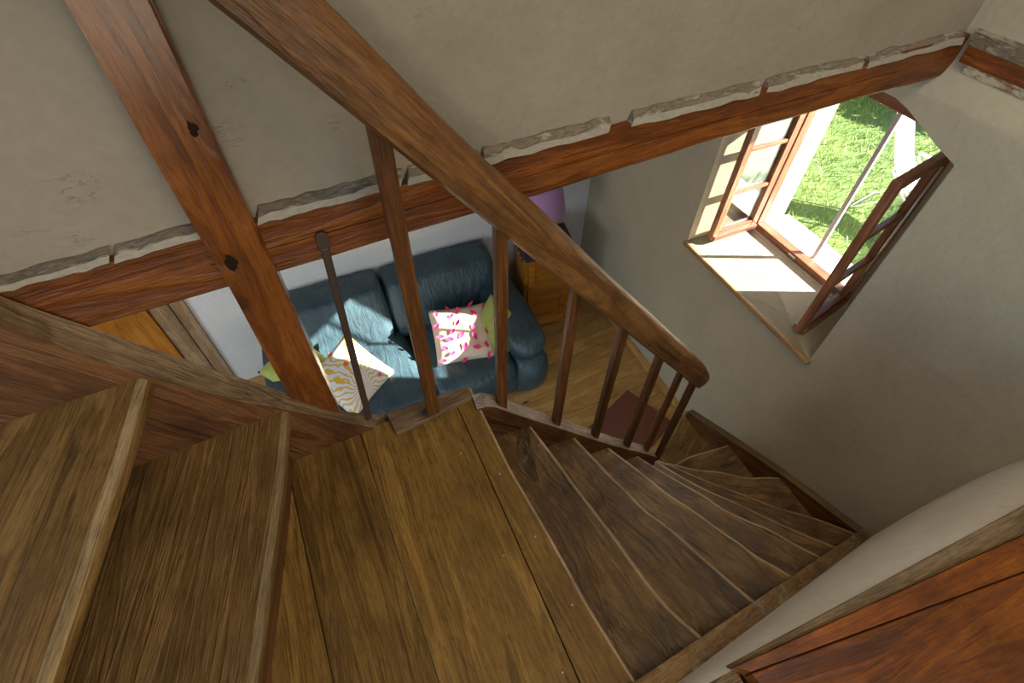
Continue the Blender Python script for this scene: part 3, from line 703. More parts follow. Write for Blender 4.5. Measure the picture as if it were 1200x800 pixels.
# landing boards
def lp(px, ext=0.0): return [atz(x, y, ZL) for x, y in px]
j3 = lp([(428,526),(515,800)]); j4 = lp([(527,456),(626,676),(680,800)]); ck = lp([(339,556),(364,680),(390,798)]); nose0 = NP[0]
def extend(a, b, ylo=-0.05, yhi=None):
    a, b = Vector(a), Vector(b); d = (b-a)/(b.y-a.y); out = [a if yhi is None else a+d*(yhi-a.y), a+d*(ylo-a.y)]; return out
YT = 0.985
j3 = extend(*j3, yhi=YT); j4 = extend(j4[0], j4[-1], yhi=YT); ck = extend(ck[0], ck[-1], yhi=YT)
lb = [Vector((-0.36, YT, 0)), Vector((-0.62, -0.05, 0))]
n0 = [Vector(v) for v in nose0]; n0[0].y = max(n0[0].y, YT)
for L_, R_ in ((lb, ck), (ck, j3), (j3, j4)):
    g = 0.0016
    poly = [(L_[0].x+g, L_[0].y), (L_[1].x+g, L_[1].y), (R_[1].x-g, R_[1].y), (R_[0].x-g, R_[0].y)]
    gr = frame((L_[0].x, L_[0].y, RZ(ZL)), (R_[1].x-R_[0].x, R_[1].y-R_[0].y, 0))
    prism('landing_board', poly, RZ(ZL)-0.045, RZ(ZL)-random.uniform(0, 0.001), M['landing'], st, gr, bevel=0.002)
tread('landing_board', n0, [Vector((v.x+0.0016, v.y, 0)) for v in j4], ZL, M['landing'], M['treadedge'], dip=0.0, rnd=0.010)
for x, y in ((585.5,555),(627,628),(670.5,708),(590,650),(659,787),(540,531)):
    p = atz(x, y, ZL); lathe('nail_head', [(0.0, 0.0014), (0.0032, 0.0012), (0.0042, -0.0005)], Matrix.Translation(p), M['nail'], st, 10)
# trim along the far edge of the landing, under the second baluster
def plank_px(name, px, z, th, mat, parent=st, topmat=None, grain=None, bevel=0.003):
    pts = [atz(x, y, z) for x, y in px]
    g = frame(pts[0], grain or (pts[1]-pts[0]))
    return prism(name, [(p.x, p.y) for p in pts], RZ(z)-th, RZ(z), mat, parent, g, bevel=bevel, topmat=topmat)
plank_px('edge_board', [(464,507),(553,465),(545,453),(452,483)], ZL+0.018, 0.10, M['stringtop'])

# upper flight
n2 = [atz(x, y, ZU2) for x, y in ((336,480),(330,560),(313,680),(295,800))]; n1 = [atz(x, y, ZU1) for x, y in ((172,434),(140,540),(92,680),(48,800))]
def stretch(pts, ylo, yhi):
    a, b = pts[0], pts[-1]; d = (b-a)/(b.y-a.y)
    return [a+d*(yhi-a.y)] + pts[1:-1] + [a+d*(ylo-a.y)]
n2 = stretch(n2, -0.05, 0.985); n1 = stretch(n1, -0.05, 0.985)
rb1 = [atz(x, y, ZU2) for x, y in ((144,554),(66,800))]; rb1 = stretch(rb1, -0.05, 0.985)
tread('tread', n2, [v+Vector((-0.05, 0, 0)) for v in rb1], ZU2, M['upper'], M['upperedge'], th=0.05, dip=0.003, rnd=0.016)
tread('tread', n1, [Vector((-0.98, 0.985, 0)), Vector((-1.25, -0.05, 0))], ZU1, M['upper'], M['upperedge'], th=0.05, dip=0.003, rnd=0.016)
riser(rb1, ZU2, ZU1-0.048, 0.0, [v+Vector((-1, 0.2, 0)) for v in rb1])
rb2 = [atz(x, y, ZL) for x, y in ((326,563),(280,800))]
riser(n2, ZL, ZU2-0.048, 0.06, [v+Vector((-1, 0.2, 0)) for v in n2])

# upper string board: between the upper treads and the timber wall
YS = 0.978
inn = [(-420,180),(-220,280),(-100,332),(0,374),(78,410),(162,437),(252,464),(333,479),(392,491),(430,499),(466,506)]
out = [(-420,136),(-220,244),(-100,302),(0,348),(110,385),(200,415),(280,442),(342,462),(395,480),(430,486),(454,484)]
TI = [atY(x, y, YS) for x, y in inn]; TI = [TI[0]+(TI[0]-TI[2]).normalized()*0.6] + TI; TI = resample(TI, 40)
TO = [atY(x, y, YS+0.046) for x, y in out]; TO = [TO[0]+(TO[0]-TO[2]).normalized()*0.6] + TO; TO = resample(TO, 40)
vs, fs, fm = [], [], []
for a, b in zip(TI, TO):
    # cap slopes slightly; the boards' bottoms lie below the treads
    vs += [(a.x, YS, RZ(-1.78)), (a.x, YS, a.z-0.003), (a.x, YS+0.004, a.z), (b.x, YS+0.046, b.z), (b.x, YS+0.050, b.z-0.006), (b.x, YS+0.050, RZ(-1.78))]
for i in range(40):
    for k in range(6): fs.append((i*6+k, i*6+(k+1) % 6, i*6+6+(k+1) % 6, i*6+6+k)); fm.append(1 if k in (1, 2, 3) else 0)
fs += [(5,4,3,2,1,0), tuple(40*6+k for k in range(6))]; fm += [0, 0]
obj('string_board', vs, fs, M['string'], st, frame(TI[0], TI[-1]-TI[0]), mats=[M['string'], M['stringtop']], fm=fm)

# inner string of the winding flight, which carries the balusters
S0, S1 = (0.0, 0.95), (1.45, 0.79); SD = Vector((S1[0]-S0[0], S1[1]-S0[1], 0)).normalized(); SN = Vector((SD.y, -SD.x, 0))  # SN towards the camera side
def onS(x, y, off=0.0): return onp(x, y, (S0[0]+SN.x*off, S0[1]+SN.y*off), (S1[0]+SN.x*off, S1[1]+SN.y*off))
ie = [(558,464),(566,470),(577,475),(592,481),(642,497),(700,516),(730,525),(760,532),(770,536)]
TI = resample([onS(x, y, 0.027) for x, y in ie], 24)
vs, fs, fm = [], [], []
for i, a in enumerate(TI):
    a.z = min(a.z, RZ(ZL)+0.012)
    jag = 0.006*mnoise.noise(Vector((i*0.9, 0, 0)))
    o = a - SN*(0.058+jag)
    for p, z in ((a, a.z-0.30), (a, a.z-0.003), (a-SN*0.003, a.z), (o, a.z+0.002), (o, a.z-0.30)): vs.append((p.x, p.y, z))
for i in range(24):
    for k in range(5): fs.append((i*5+k, i*5+(k+1) % 5, i*5+5+(k+1) % 5, i*5+5+k)); fm.append(1 if k in (1, 2) else 0)
fs += [(4,3,2,1,0), tuple(24*5+k for k in range(5))]; fm += [0, 0]
obj('string_board', vs, fs, M['string'], st, frame(TI[0], TI[-1]-TI[0]), mats=[M['string'], M['paletop']], fm=fm)

# string along the near wall
def string_seg(a, b, inward, wd, drop, mat, topmat, wob=0.004):
    n = 20; vs, fs, fm = [], [], []
    for i in range(n+1):
        p = a.lerp(b, i/n); j = wob*mnoise.noise(Vector((i*0.6, a.x, 1)))
        o = p - inward*(wd+j)
        for q, z in ((p, p.z-drop), (p, p.z-0.004), (p-inward*0.004, p.z), (o, p.z+j*0.5), (o, p.z-drop)): vs.append((q.x, q.y, z))
    for i in range(n):
        for k in range(5): fs.append((i*5+k, i*5+(k+1) % 5, i*5+5+(k+1) % 5, i*5+5+k)); fm.append(1 if k in (1, 2) else 0)
    fs += [(4,3,2,1,0), tuple(n*5+k for k in range(5))]; fm += [0, 0]
    return obj('string_board', vs, fs, mat, st, frame(a, b-a), mats=[mat, topmat], fm=fm)
string_seg(Vector((0.34, 0.0, CS0.z+0.014)), Vector((2.255, 0.0, CS1.z-0.011)), Vector((0, 1, 0)), 0.055, 0.30, M['string'], M['claystring'])
# string along the right wall
q = [onB(1010, 622, -0.045), onB(918, 557, -0.045), onB(858, 516, -0.045), onB(806, 482, -0.045)]
QB = [FB @ Vector((u, 0.045, z)) for u, z in q]
QB[0] = FB @ Vector((-0.02, 0.045, CS1.z-0.01))
TI = resample(QB, 20); vs, fs, fm = [], [], []
for a in TI:
    o = a + BN*0.047
    for p, z in ((a, max(0.01, a.z-0.26)), (a, a.z-0.004), (a+BN*0.004, a.z), (o, a.z+0.004), (o, max(0.01, a.z-0.26))): vs.append((p.x, p.y, z))
for i in range(20):
    for k in range(5): fs.append((i*5+k, i*5+(k+1) % 5, i*5+5+(k+1) % 5, i*5+5+k)); fm.append(1 if k in (1, 2) else 0)
fs += [(4,3,2,1,0), tuple(20*5+k for k in range(5))]; fm += [0, 0]
obj('string_board', vs, fs, M['string'], st, frame(TI[0], TI[-1]-TI[0]), mats=[M['string'], M['stringtop']], fm=fm)

# ------------------------------------------------------------------ railing
rl = thing('stair_railing', 'sloping rough timber handrail on square balusters beside the winding steps', 'railing', onS(590, 476))
RB = [onS(x, y, 0.040) for x, y in ((430,150),(560,243),(665,330),(735,388),(812,452))]
ra, rb = RB[0], RB[-1]; rdir = (rb-ra).normalized()
def rail_pt(t): return ra + (rb-ra)*t
RW, RH = 0.082, 0.094
up = SN.cross(rdir); up = up if up.z > 0 else -up
n = 60; vs, fs = [], []
t0, t1 = -0.50, 1.045
prof = [(-0.5, 0.12), (-0.42, 0.0), (0.30, -0.02), (0.5, 0.10), (0.51, 0.5), (0.47, 0.82), (0.30, 0.98), (-0.05, 1.03), (-0.38, 0.97), (-0.5, 0.75)]
for i in range(n+1):
    t = t0+(t1-t0)*i/n; c = rail_pt(t) - SN*0.040
    k = 1+0.04*mnoise.noise(Vector((t*5, 0, 9)))
    if t < 0.15: k *= 1+0.10*min(1, (0.15-t)/0.4)
    if i >= n-2: k *= (0.97, 0.92, 0.80)[i-(n-2)]
    wob = 0.006*mnoise.noise(Vector((t*4, 3, 2)))
    for a, b in prof:
        jj = 0.002*mnoise.noise(Vector((t*30, a*3, b*3)))
        vs.append(c + SN*(a*RW*k+jj) + up*(b*RH*k + wob))
m_ = len(prof)
for i in range(n):
    for k in range(m_): fs.append((i*m_+k, i*m_+(k+1) % m_, (i+1)*m_+(k+1) % m_, (i+1)*m_+k))
fs += [tuple(reversed(range(m_))), tuple(n*m_+k for k in range(m_))]
hr = obj('handrail', vs, fs, M['rail'], rl, frame(ra, rdir), True)
hr.data.set_sharp_from_angle(angle=radians(40))
kc = ra + (rb-ra)*(-0.30) + SN*0.002 + up*RH*0.55
def rail_z(p):                                    # underside of the handrail above a plan point
    s = (Vector((p.x, p.y, 0))-Vector((ra.x, ra.y, 0))).dot(Vector((rdir.x, rdir.y, 0)).normalized())
    return ra.z + s*rdir.z/Vector((rdir.x, rdir.y)).length
BAL = [((506,475),0.040,0.036,0.0),((587.5,475),0.034,0.032,0.0),((652,492),0.031,0.030,0.0),((697,510),0.031,0.030,0.0),((734,521),0.030,0.030,0.0),((757,527.5),0.024,0.024,0.0),((770.5,534),0.026,0.030,0.0)]
for (px, wd, dp, off) in BAL:
    f_ = onS(*px)
    top = Vector((f_.x, f_.y, rail_z(f_)+0.03))
    bar('baluster', (f_.x, f_.y, f_.z-0.03), top, dp, wd, M['baluster'], rl, up=SD, bevel=0.003, segs=6, wob=0.002)
# a thin outer baluster behind the last ones
f_ = onS(754, 528, -0.045); bar('baluster', (f_.x, f_.y, f_.z-0.12), (f_.x, f_.y, f_.z+0.43), 0.018, 0.020, M['stringtop'], rl, up=SD)
# iron bar between the beam and the string board
tp = atY(377, 277, YA-0.006); bt = atY(431, 484, YS+0.022)
ib = thing('iron_bar', 'thin dark iron bar with a flattened head between beam and string board', 'bar', bt)
dirb = (bt-tp).normalized()
bar('shaft', tp+dirb*0.03, bt+dirb*0.03, 0.020, 0.011, M['iron'], ib, up=(0, -1, 0), bevel=0.004)
hd = frame(tp, dirb, (0, -1, 0)); vs = []
for x, w2 in ((-0.012, 0.006), (-0.006, 0.0125), (0.008, 0.0145), (0.022, 0.013), (0.045, 0.0098)):
    for y_, z_ in ((-w2, -0.005), (w2, -0.005), (w2, 0.005), (-w2, 0.005)): vs.append(hd @ Vector((x, y_, z_)))
fs = [(3,2,1,0), (16,17,18,19)] + [(i*4+k, i*4+(k+1) % 4, i*4+4+(k+1) % 4, i*4+4+k) for i in range(4) for k in range(4)]
obj('head', vs, fs, M['iron'], ib, hd, bevel=0.0015)

# ------------------------------------------------------------------ ledge at the lower right
lg = thing('timber_ledge', 'orange varnished timber ledge above the white plaster slope beside the steps', 'ledge', (1.4, -0.4, RZ(ZLE)-0.12))
a0, a1 = atz(857, 777, ZLE), atz(1200, 592, ZLE); b0, b1 = atz(860, 780, ZLE+0.012), atz(1200, 625, ZLE+0.012); c0, c1 = atz(880, 787, ZLE+0.012), atz(1200, 669, ZLE+0.012)
def ex(a, b, x): return a + (b-a)*((x-a.x)/(b.x-a.x))
XE = 2.235
A1, B1, C1 = ex(a0, a1, XE), ex(b0, b1, XE), ex(c0, c1, XE)
gl = lambda p: frame(p, (1, -0.1, 0))
vs = [a0, A1, B1, b0]; bot = [Vector((v.x, v.y, v.z-0.05)) for v in vs]
def solid(name, top, th, mat, parent, fr, bevel=0.003):
    k = len(top); vs = [Vector(v) for v in top] + [Vector((v[0], v[1], v[2]-th)) for v in top]
    fs = [tuple(range(k)), tuple(reversed(range(k, 2*k)))] + [(i, k+i, k+(i+1) % k, (i+1) % k) for i in range(k)]
    return obj(name, vs, fs, mat, parent, fr, bevel=bevel)
solid('edge_trim', [a0, A1, B1, b0], 0.06, M['ledgetrim'], lg, gl(a0))
solid('seam_backing', [a0+Vector((0.02, -0.02, -0.03)), A1+Vector((0, -0.02, -0.03)), Vector((XE, -0.93, C1.z-0.03)), Vector((0.62, -0.73, C1.z-0.03))], 0.05, M['riser'], lg, gl(a0))  # added dark backing, stops light leaking through the plank seam
cl = atz(873, 802, ZLE+0.012)
solid('plank', [b0+Vector((0, -0.0015, 0)), B1+Vector((0, -0.0015, 0)), C1, c0], 0.07, M['ledge'], lg, gl(b0))
solid('plank', [c0+Vector((0, -0.003, -0.002)), C1+Vector((0, -0.003, -0.002)), Vector((XE, -0.95, C1.z)), Vector((0.60, -0.75, C1.z))], 0.07, M['ledge'], lg, gl(c0))
# worn plank end that the ledge butts against
e = [atz(838, 800, ZLE-0.03), atz(857, 781, ZLE-0.03), atz(866, 789, ZLE-0.03), atz(878, 812, ZLE-0.03)]
solid('end_block', [e[0], e[1], e[2], e[3], Vector((e[3].x-0.02, -0.35, RZ(ZLE-0.03))), Vector((e[0].x-0.05, -0.30, RZ(ZLE-0.03)))], 0.16, M['claystring'], lg, gl(e[0]))

# ------------------------------------------------------------------ sofa
sl = atz(316, 430, ZF+0.55)
su = (sl-D0).dot(DD)                         # position of the sofa's left end along the far wall
FS = Matrix.Identity(4); so = D0 + DD*su - DN*0.03
for i in range(3): FS[i][0], FS[i][1], FS[i][2], FS[i][3] = DD[i], DN[i], (0, 0, 1)[i], (so.x, so.y, 0)[i]
# local: x along the wall, y negative into the room
sr = (FS.inverted() @ atz(642, 405, ZF+0.55)).x
SW = sr
print('sofa width', SW, 'front', [tuple(round(c, 2) for c in FS.inverted() @ atz(x, y, ZF+z)) for x, y, z in ((640,455,.3),(641,405,.55),(495,465,.42),(460,395,.42),(440,315,.85),(345,340,.85),(570,283,.85))])
sf = thing('sofa', 'dark teal leather two-seat sofa with rounded arms against the far wall', 'sofa', FS @ Vector((SW/2, -0.5, 0)))
DP = 1.12
def wr(p): return Vector((0, 0, 0.006*mnoise.noise(p*2.3)))
cushion('base', FS, (SW/2, -DP/2-0.02, 0.17), (SW-0.16, DP-0.10, 0.26), M['leather'], sf, 0.2)
for k, x in enumerate((0.12, SW-0.12)):
    cushion('arm', FS, (x, -DP/2-0.06, 0.25), (0.30, DP-0.02, 0.42), M['leather'], sf, 0.40)
    cushion('arm_pad', FS, (x, -DP/2-0.02, 0.515), (0.34, DP-0.10, 0.23), M['leather'], sf, 0.55)
sx0, sx1 = 0.24, SW-0.24; smid = (FS.inverted() @ atz(500, 440, ZF+0.44)).x
for a, b in ((sx0, smid-0.004), (smid+0.004, sx1)):
    cushion('seat_cushion', FS, ((a+b)/2, -0.70, 0.35), (b-a, 0.86, 0.22), M['leather'], sf, 0.30, 11, lambda p: Vector((0, 0, (0.020*(1-p.x*p.x)*(1-p.y*p.y) if p.z > 0.5 else 0) + 0.010*mnoise.noise(p*2.1+Vector((a, 0, 0))))))
    ba, bb_ = (a-0.14, b-0.07) if a == sx0 else (a-0.10, b+0.16)
    o = cushion('back_cushion', FS, ((ba+bb_)/2, -0.20, 0.63), (bb_-ba, 0.27, 0.46), M['leather'], sf, 0.24, 11, lambda p: Vector((0, -0.13*(-p.z*0.5) + 0.006 - 0.05*(1-p.z)*0.5 + 0.012*mnoise.noise(p*2.4+Vector((b, 0, 0))), 0.012*mnoise.noise(p*2.0))))
for x in (0.2, SW-0.2):
    for y_ in (-0.2, -DP+0.12): lathe('foot', [(0.03, 0.0), (0.035, 0.06)], FS @ Matrix.Translation((x, y_, 0)), M['iron'], sf, 12)

# pillows
def pillow(name, fr, s, t, mat, label, group='pillows on the sofa', n=18, crease=0.0):
    vs, fs = [], []
    def pt(u, v, sgn):
        e_ = (1-u**4)*(1-v**4); pin = 1-0.07*(abs(u)*(1-v*v)+abs(v)*(1-u*u))*0.8
        x = u*s/2*(1-0.06*(1-v*v)); y_ = v*s/2*(1-0.06*(1-u*u))
        h = t/2*max(0, e_)**0.55 * sgn
        h += crease*mnoise.noise(Vector((u*2.2, v*2.2, sgn*3)))*e_
        return fr @ Vector((x, y_, h))
    for sgn in (1, -1):
        for i in range(n+1):
            for j in range(n+1): vs.append(pt(-1+2*i/n, -1+2*j/n, sgn))
    k = (n+1)**2
    for i in range(n):
        for j in range(n):
            a = i*(n+1)+j; fs.append((a, a+n+1, a+n+2, a+1)); fs.append((k+a, k+a+1, k+a+n+2, k+a+n+1))
    o = obj(name, vs, fs, mat, None, fr, True)
    bm = bmesh.new(); bm.from_mesh(o.data); bmesh.ops.remove_doubles(bm, verts=bm.verts, dist=1e-5); bmesh.ops.recalc_face_normals(bm, faces=bm.faces); bm.to_mesh(o.data); bm.free()
    return tag(o, label, 'pillow', group), pt
def facing(c, nrm, xdir): return frame(c, xdir, nrm) if True else None
def pl_frame(px, z, nrm, xdir):
    c = atz(px[0], px[1], ZF+z); nrm = Vector(nrm).normalized(); x = Vector(xdir); x = (x-nrm*x.dot(nrm)).normalized(); y_ = nrm.cross(x)
    m = Matrix.Identity(4)
    for i in range(3): m[i][0], m[i][1], m[i][2], m[i][3] = x[i], y_[i], nrm[i], c[i]
    return m
# x and y directions are read off the pillow edges in the picture
def from_corners(pxs, zs):
    P = [atz(x, y, ZF+z) for (x, y), z in zip(pxs, zs)]; return P
fp = pl_frame((541, 391), 0.565, (-0.05, -0.42, 0.90), (1.0, -0.22, -0.05))
pk, pkf = pillow('petal_pillow', fp, 0.46, 0.13, M['silk'], 'cream silky pillow covered in pink felt petals', crease=0.02)
def petal(pt, u, v, ang, s=0.030):
    c = pt(u, v, 1); n_ = (pt(u+0.03, v, 1)-c).cross(pt(u, v+0.03, 1)-c).normalized()
    fr = frame(c+n_*0.004, fp.to_3x3() @ Vector((cos(ang), sin(ang), 0)), n_)
    prof = [(0, 0), (0.25, 0.22), (0.5, 0.34), (0.75, 0.26), (1.0, 0.0)]
    vs = [fr @ Vector(((x-0.5)*2*s, 0, 0.002+0.010*x*x)) for x, w_ in prof] + [fr @ Vector(((x-0.5)*2*s, w_*s*1.5, 0.004+0.014*x)) for x, w_ in prof] + [fr @ Vector(((x-0.5)*2*s, -w_*s*1.5, 0.004+0.014*x)) for x, w_ in prof]
    fs = []
    for i in range(4): fs += [(i, i+1, 6+i, 5+i), (i+1, i, 10+i, 11+i)]
    o = obj('petal', vs, fs, M['petal'], pk, fr, True)
random.seed(11)
spots = [(-0.8+0.4*i+random.uniform(-.11, .11), -0.8+0.4*j+random.uniform(-.11, .11)+(0.12 if i % 2 else -0.08)) for i in range(5) for j in range(5)]
for i, (u, v) in enumerate(spots):
    petal(pkf, max(-.95, min(.95, u)), max(-.97, min(.95, v)), random.uniform(0, 6.28), random.uniform(0.028, 0.040))
fg = pl_frame((582, 385), 0.54, (-0.10, -0.62, 0.80), (0.78, 0.42, 0.30))
pillow('plain_pillow', fg, 0.40, 0.13, M['green'], 'plain olive-green pillow tucked behind the pink petal pillow')
fc = pl_frame((412, 440), 0.57, (0.25, -0.50, 0.85), (0.75, 0.55, 0.02))
pillow('coral_pillow', fc, 0.47, 0.13, M['coral'], 'white pillow printed with yellow coral branches and red dots')
fg2 = pl_frame((352, 432), 0.56, (0.45, -0.45, 0.80), (0.75, 0.55, 0.1))
pillow('plain_pillow', fg2, 0.42, 0.12, M['green'], 'plain pale green pillow behind the timber post, beside the coral print pillow')

# ------------------------------------------------------------------ cabinet, lace cloth, lamp
cb0, cb1 = atz(612, 386, ZF), atz(656, 378, ZF)
cdv = Vector((cb1.x-cb0.x, cb1.y-cb0.y, 0)); CW = cdv.length+0.05; fcx = cdv.normalized(); fcn = Vector((-fcx.y, fcx.x, 0))
FC = Matrix.Identity(4)
for i in range(3): FC[i][0], FC[i][1], FC[i][2], FC[i][3] = fcx[i], fcn[i], (0, 0, 1)[i], (cb0.x, cb0.y, 0)[i]
ct = onp(612, 300, (cb0.x, cb0.y), (cb0.x+fcx.x, cb0.y+fcx.y)).z
print('cabinet', CW, ct)
CH = ct; CDP = 0.34
cab = thing('cabinet', 'small orange pine cabinet with a panelled door, in the corner beside the sofa', 'cabinet', FC @ Vector((CW/2, CDP/2, 0)))
box('body', FC, 0.0, CW, 0.004, CDP, 0.05, CH-0.025, M['pine'], cab, bevel=0.004)
box('top', FC, -0.015, CW+0.015, -0.018, CDP+0.005, CH-0.025, CH, M['pine'], cab, bevel=0.006)
box('plinth', FC, -0.006, CW+0.006, -0.008, CDP, 0.035, 0.085, M['pine'], cab, bevel=0.004)
for x in (0.02, CW-0.05):
    for y_ in (0.01, CDP-0.04): box('foot', FC, x, x+0.03, y_, y_+0.03, 0.0, 0.035, M['pine'], cab)
dfr = FC @ Matrix.Translation((0.035, -0.012, 0.10))
dw, dh = CW-0.07, CH-0.16
dr = box('door', dfr, 0, dw, 0.0, 0.015, 0, dh, M['pine'], cab, bevel=0.003)
for nm, x0, x1, z0, z1 in (('door_stile', 0, 0.05, 0, dh), ('door_stile', dw-0.05, dw, 0, dh), ('door_rail', 0.05, dw-0.05, 0, 0.05), ('door_rail', 0.05, dw-0.05, dh-0.05, dh)):
    o = box(nm, dfr, x0, x1, -0.008, 0.0, z0, z1, M['pine'], None, bevel=0.002); o.parent = dr; o.matrix_parent_inverse = (dfr).inverted()
o = lathe('knob', [(0.0, 0.026), (0.010, 0.024), (0.013, 0.016), (0.007, 0.008), (0.007, 0.0)], dfr @ Matrix.Translation((0.026, -0.008, dh*0.55)) @ Matrix.Rotation(pi/2, 4, 'X'), M['pine'], None, 14)
o.parent = dr; o.matrix_parent_inverse = dfr.inverted()
# lace cloth hanging over the edges with a scalloped rim
def lace():
    fr = FC @ Matrix.Translation((CW/2, CDP/2-0.01, CH+0.0015)); vs, fs = [], []; n = 96; hw, hd_ = CW/2+0.018, CDP/2+0.016
    rings = []
    per = []
    for i in range(n):
        t = 4.0*i/n; s = int(t); f_ = t-s
        per.append([(-hw+2*hw*f_, -hd_), (hw, -hd_+2*hd_*f_), (hw-2*hw*f_, hd_), (-hw, hd_-2*hd_*f_)][s])
    vs.append(fr @ Vector((0, 0, 0.0)))
    for k, (sc, dz) in enumerate(((0.5, 0.0), (0.93, 0.0), (1.0, -0.004), (1.035, -0.022), (1.05, -0.040))):
        for i, (x, y_) in enumerate(per):
            d = 0.014*abs(sin(i*pi/4)) if k >= 3 else 0
            yy = y_*sc if not (y_ > 0 and k >= 2) else hd_*0.99*(y_/hd_ if abs(y_) < hd_ else 1)
            vs.append(fr @ Vector((x*sc, yy, dz-d*(k-2 if k >= 3 else 0)*0.5)))
    for i in range(n): fs.append((0, 1+i, 1+(i+1) % n))
    for k in range(4):
        for i in range(n):
            if k == 3 and i % 4 == 0: continue
            fs.append((1+k*n+i, 1+(k+1)*n+i, 1+(k+1)*n+(i+1) % n, 1+k*n+(i+1) % n))
    o = obj('lace_cloth', vs, fs, M['lace'], None, fr)
    return tag(o, 'black lace cloth draped over the top of the pine cabinet', 'cloth')
lace()
lc = FC @ Vector((CW*0.50, CDP*0.55, CH+0.003))
lm = thing('table_lamp', 'table lamp with a purple fabric shade standing on the cabinet', 'lamp', lc)
fl_ = Matrix.Translation(lc)
lathe('base', [(0.0, 0.0), (0.065, 0.0), (0.068, 0.012), (0.03, 0.028), (0.022, 0.06), (0.045, 0.11), (0.05, 0.15), (0.03, 0.20), (0.013, 0.225), (0.013, 0.27)], fl_, M['paintwhite'], lm, 24)
lathe('shade', [(0.153, 0.25), (0.157, 0.258), (0.150, 0.32), (0.128, 0.43), (0.10, 0.53), (0.097, 0.53), (0.125, 0.43), (0.147, 0.32), (0.152, 0.258)], fl_, M['shade'], lm, 40)
tube('shade_ring', [lc+Vector((-0.1, 0, 0.52)), lc+Vector((0, 0, 0.515)), lc+Vector((0.1, 0, 0.52))], 0.003, M['steel'], lm, 6)
lathe('bulb', [(0.0, 0.27), (0.014, 0.27), (0.016, 0.30), (0.028, 0.335), (0.024, 0.365), (0.0, 0.378)], fl_, M['paintwhite'], lm, 16)

# ------------------------------------------------------------------ floor mat
mp_ = [atz(x, y, ZF) for x, y in ((735,457),(770,482))]; mx = (mp_[1]-mp_[0]).normalized(); my = Vector((mx.y, -mx.x, 0)); my = my if my.x < 0 else -my
FM = frame((mp_[0].x, mp_[0].y, 0), my)
L_ = 0.78; W_ = 0.46
vs = [mp_[0], mp_[0]+mx*W_, mp_[0]+mx*W_+my*L_, mp_[0]+my*L_]
tag(prism('floor_mat', [(v.x, v.y) for v in vs], 0.001, 0.011, M['mat'], None, FM, bevel=0.004), 'red-brown ribbed mat on the pine floor at the foot of the stairs', 'mat')

# ------------------------------------------------------------------ door at the left end of the far wall
def onD(x, y): p = onp(x, y, (D0.x, D0.y), (D0.x+DD.x, D0.y+DD.y)); q = fD.inverted() @ p; return q.x, q.z
dx = [onD(138, 378)[0], onD(163, 370)[0], onD(176, 363)[0], onD(200, 358)[0], onD(216, 352)[0]]
print('door', dx)
dr1 = struct(bpy.data.objects.new('door_1', None)); C.objects.link(dr1); dr1.matrix_basis = fD @ Matrix.Translation((dx[2], -0.05, 0))
def dbox(name, x0, x1, y0, y1, z0, z1, mat):
    vs = [fD @ Vector((x, y_, z)) for z in (z0, z1) for x, y_ in ((x0, y0), (x1, y0), (x1, y1), (x0, y1))]
    return obj(name, vs, BOXF, mat, dr1, frame(vs[0], (0, 0, 1), DD), bevel=0.004)
dbox('door_leaf', dx[0]-0.55, dx[1], -0.060, -0.025, 0.01, 2.05, M['pine'])
dbox('door_stile', dx[1]+0.002, dx[2], -0.068, -0.025, 0.01, 2.05, M['pine'])
dbox('architrave', dx[2]+0.003, dx[3], -0.045, -0.002, 0.0, 2.10, M['door'])
dbox('architrave', dx[3]+0.003, dx[4], -0.032, -0.002, 0.0, 2.10, M['door'])

# ------------------------------------------------------------------ garden
ZG = -0.10
lawn = obj('ground', [(3.05, -6, ZG), (16, -6, ZG), (16, 14, ZG), (3.05, 14, ZG)], [(0, 1, 2, 3)], M['soil']); struct(lawn)
random.seed(5); vs, fs = [], []
for k in range(60000):
    y_ = -0.5+random.random()*9.0; x = 3.35+0.06*max(0, y_)+random.random()**1.2*9.4
    h = random.uniform(0.03, 0.085); a = random.uniform(0, 6.28); wd = random.uniform(0.003, 0.007); lx, ly = random.gauss(0, .03), random.gauss(0, .03)
    b_ = len(vs); vs += [(x-wd*cos(a), y_-wd*sin(a), ZG), (x+wd*cos(a), y_+wd*sin(a), ZG), (x+lx, y_+ly, ZG+h)]; fs.append((b_, b_+1, b_+2))
g = bpy.data.meshes.new('lawn_grass'); g.from_pydata(vs, [], fs); g.materials.append(M['grass'])
go = bpy.data.objects.new('lawn_grass', g); C.objects.link(go); tag(go, 'sunlit green lawn grass outside the window', 'grass'); go['kind'] = 'stuff'
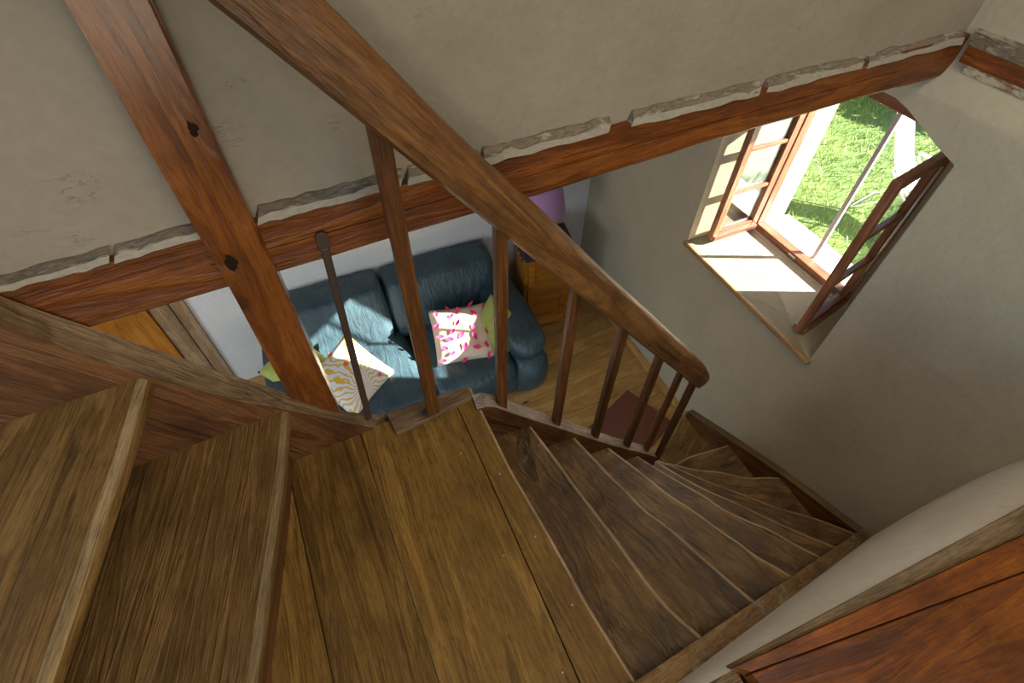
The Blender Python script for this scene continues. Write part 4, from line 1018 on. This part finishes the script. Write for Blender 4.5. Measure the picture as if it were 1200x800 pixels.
def shrub(c, rx, rz, label, nleaf=2600, blossoms=0):
    t = thing('garden_shrub', label, 'shrub', (c[0], c[1], ZG))
    vs, fs, bv, bf_ = [], [], [], []
    for k in range(nleaf):
        d = Vector((random.gauss(0, 1), random.gauss(0, 1), random.gauss(0, 1))).normalized()*(random.random()**0.35)
        p = Vector((c[0]+d.x*rx, c[1]+d.y*rx, ZG+rz*0.95+d.z*rz*0.95)); s = random.uniform(0.04, 0.085)
        a = Vector((random.gauss(0, 1), random.gauss(0, 1), random.gauss(0, 1))).normalized(); b_ = a.cross(Vector((random.gauss(0, 1), random.gauss(0, 1), random.gauss(0, 1)))).normalized()
        i = len(vs); vs += [p-a*s, p+b_*s*0.45, p+a*s, p-b_*s*0.45]; fs.append((i, i+1, i+2, i+3))
    for k in range(blossoms):
        d = Vector((random.gauss(0, 1), random.gauss(0, 1), abs(random.gauss(0, 1)))).normalized()
        p = Vector((c[0]+d.x*rx, c[1]+d.y*rx, ZG+rz*0.95+d.z*rz*0.95)); s = 0.025
        i = len(bv); bv += [p+Vector((s, 0, 0)), p+Vector((0, s, 0)), p+Vector((-s, 0, s)), p+Vector((0, -s, s))]; bf_.append((i, i+1, i+2, i+3))
    obj('foliage', vs, fs, M['leaf'], t)
    if bv: obj('blossom', bv, bf_, M['blossom'], t)['kind'] = 'stuff'
    for a in (0, 2.1, 4.2): tube('stem', [(c[0]+0.05*cos(a), c[1]+0.05*sin(a), ZG), (c[0]+rx*0.5*cos(a), c[1]+rx*0.5*sin(a), ZG+rz*1.2)], [0.03, 0.01], M['bark'], t, 6)
s1 = atz(1010, 112, ZF-0.1)
shrub((s1.x+0.5, s1.y+0.4), 0.75, 0.55, 'leafy garden shrub with white blossoms at the edge of the lawn', 2800, 160)
shrub((s1.x+1.4, s1.y-1.3), 0.8, 0.6, 'dense dark green shrub behind the garden recliner', 2600)
shrub((s1.x-0.3, s1.y+2.2), 0.8, 0.6, 'leafy green shrub on the lawn away from the recliner', 2400)
# garden recliner: tubular frame with a white fabric sling
ax = Vector((-0.12, 0.99, 0)).normalized()
rc = atz(1062, 128, ZF+1.0)
rx_ = Vector((rc.x-ax.x*0.6, rc.y-ax.y*0.6, ZG))     # from the top of its back, about 1.1 m above the lawn
rt = thing('garden_recliner', 'white fabric garden recliner on a tubular frame standing on the lawn', 'chair', rx_)
ay = Vector((-ax.y, ax.x, 0))
def RP(a, b, z): return rx_ + ax*a + ay*b + Vector((0, 0, z))
prof = [(-0.55, 0.36), (-0.30, 0.40), (0.0, 0.37), (0.15, 0.42), (0.35, 0.66), (0.52, 0.95), (0.60, 1.12)]
vs, fs = [], []
for a, z in prof: vs += [RP(a, -0.17, z), RP(a, 0.17, z), RP(a, 0.17, z-0.012), RP(a, -0.17, z-0.012)]
for i in range(len(prof)-1):
    for k in range(4): fs.append((i*4+k, i*4+(k+1) % 4, i*4+4+(k+1) % 4, i*4+4+k))
fs += [(3,2,1,0), tuple((len(prof)-1)*4+k for k in range(4))]
obj('sling', vs, fs, M['paintwhite'], rt, None, True)
for s in (-0.27, 0.27):
    tube('side_tube', [RP(a, s*0.66, z) for a, z in prof], 0.013, M['paintwhite'], rt, 8)
    tube('leg', [RP(-0.42, s, 0.0), RP(0.30, s, 0.60)], 0.012, M['paintwhite'], rt, 8)
    tube('leg', [RP(0.48, s, 0.0), RP(-0.20, s, 0.62), RP(-0.30, s, 0.62)], 0.012, M['paintwhite'], rt, 8)
    bar('armrest', RP(-0.32, s, 0.63), RP(0.30, s, 0.64), 0.05, 0.02, M['paintwhite'], rt)
for a, z in ((-0.42, 0.02), (0.48, 0.02)): tube('cross_tube', [RP(a, -0.27, z), RP(a, 0.27, z)], 0.011, M['paintwhite'], rt, 8)
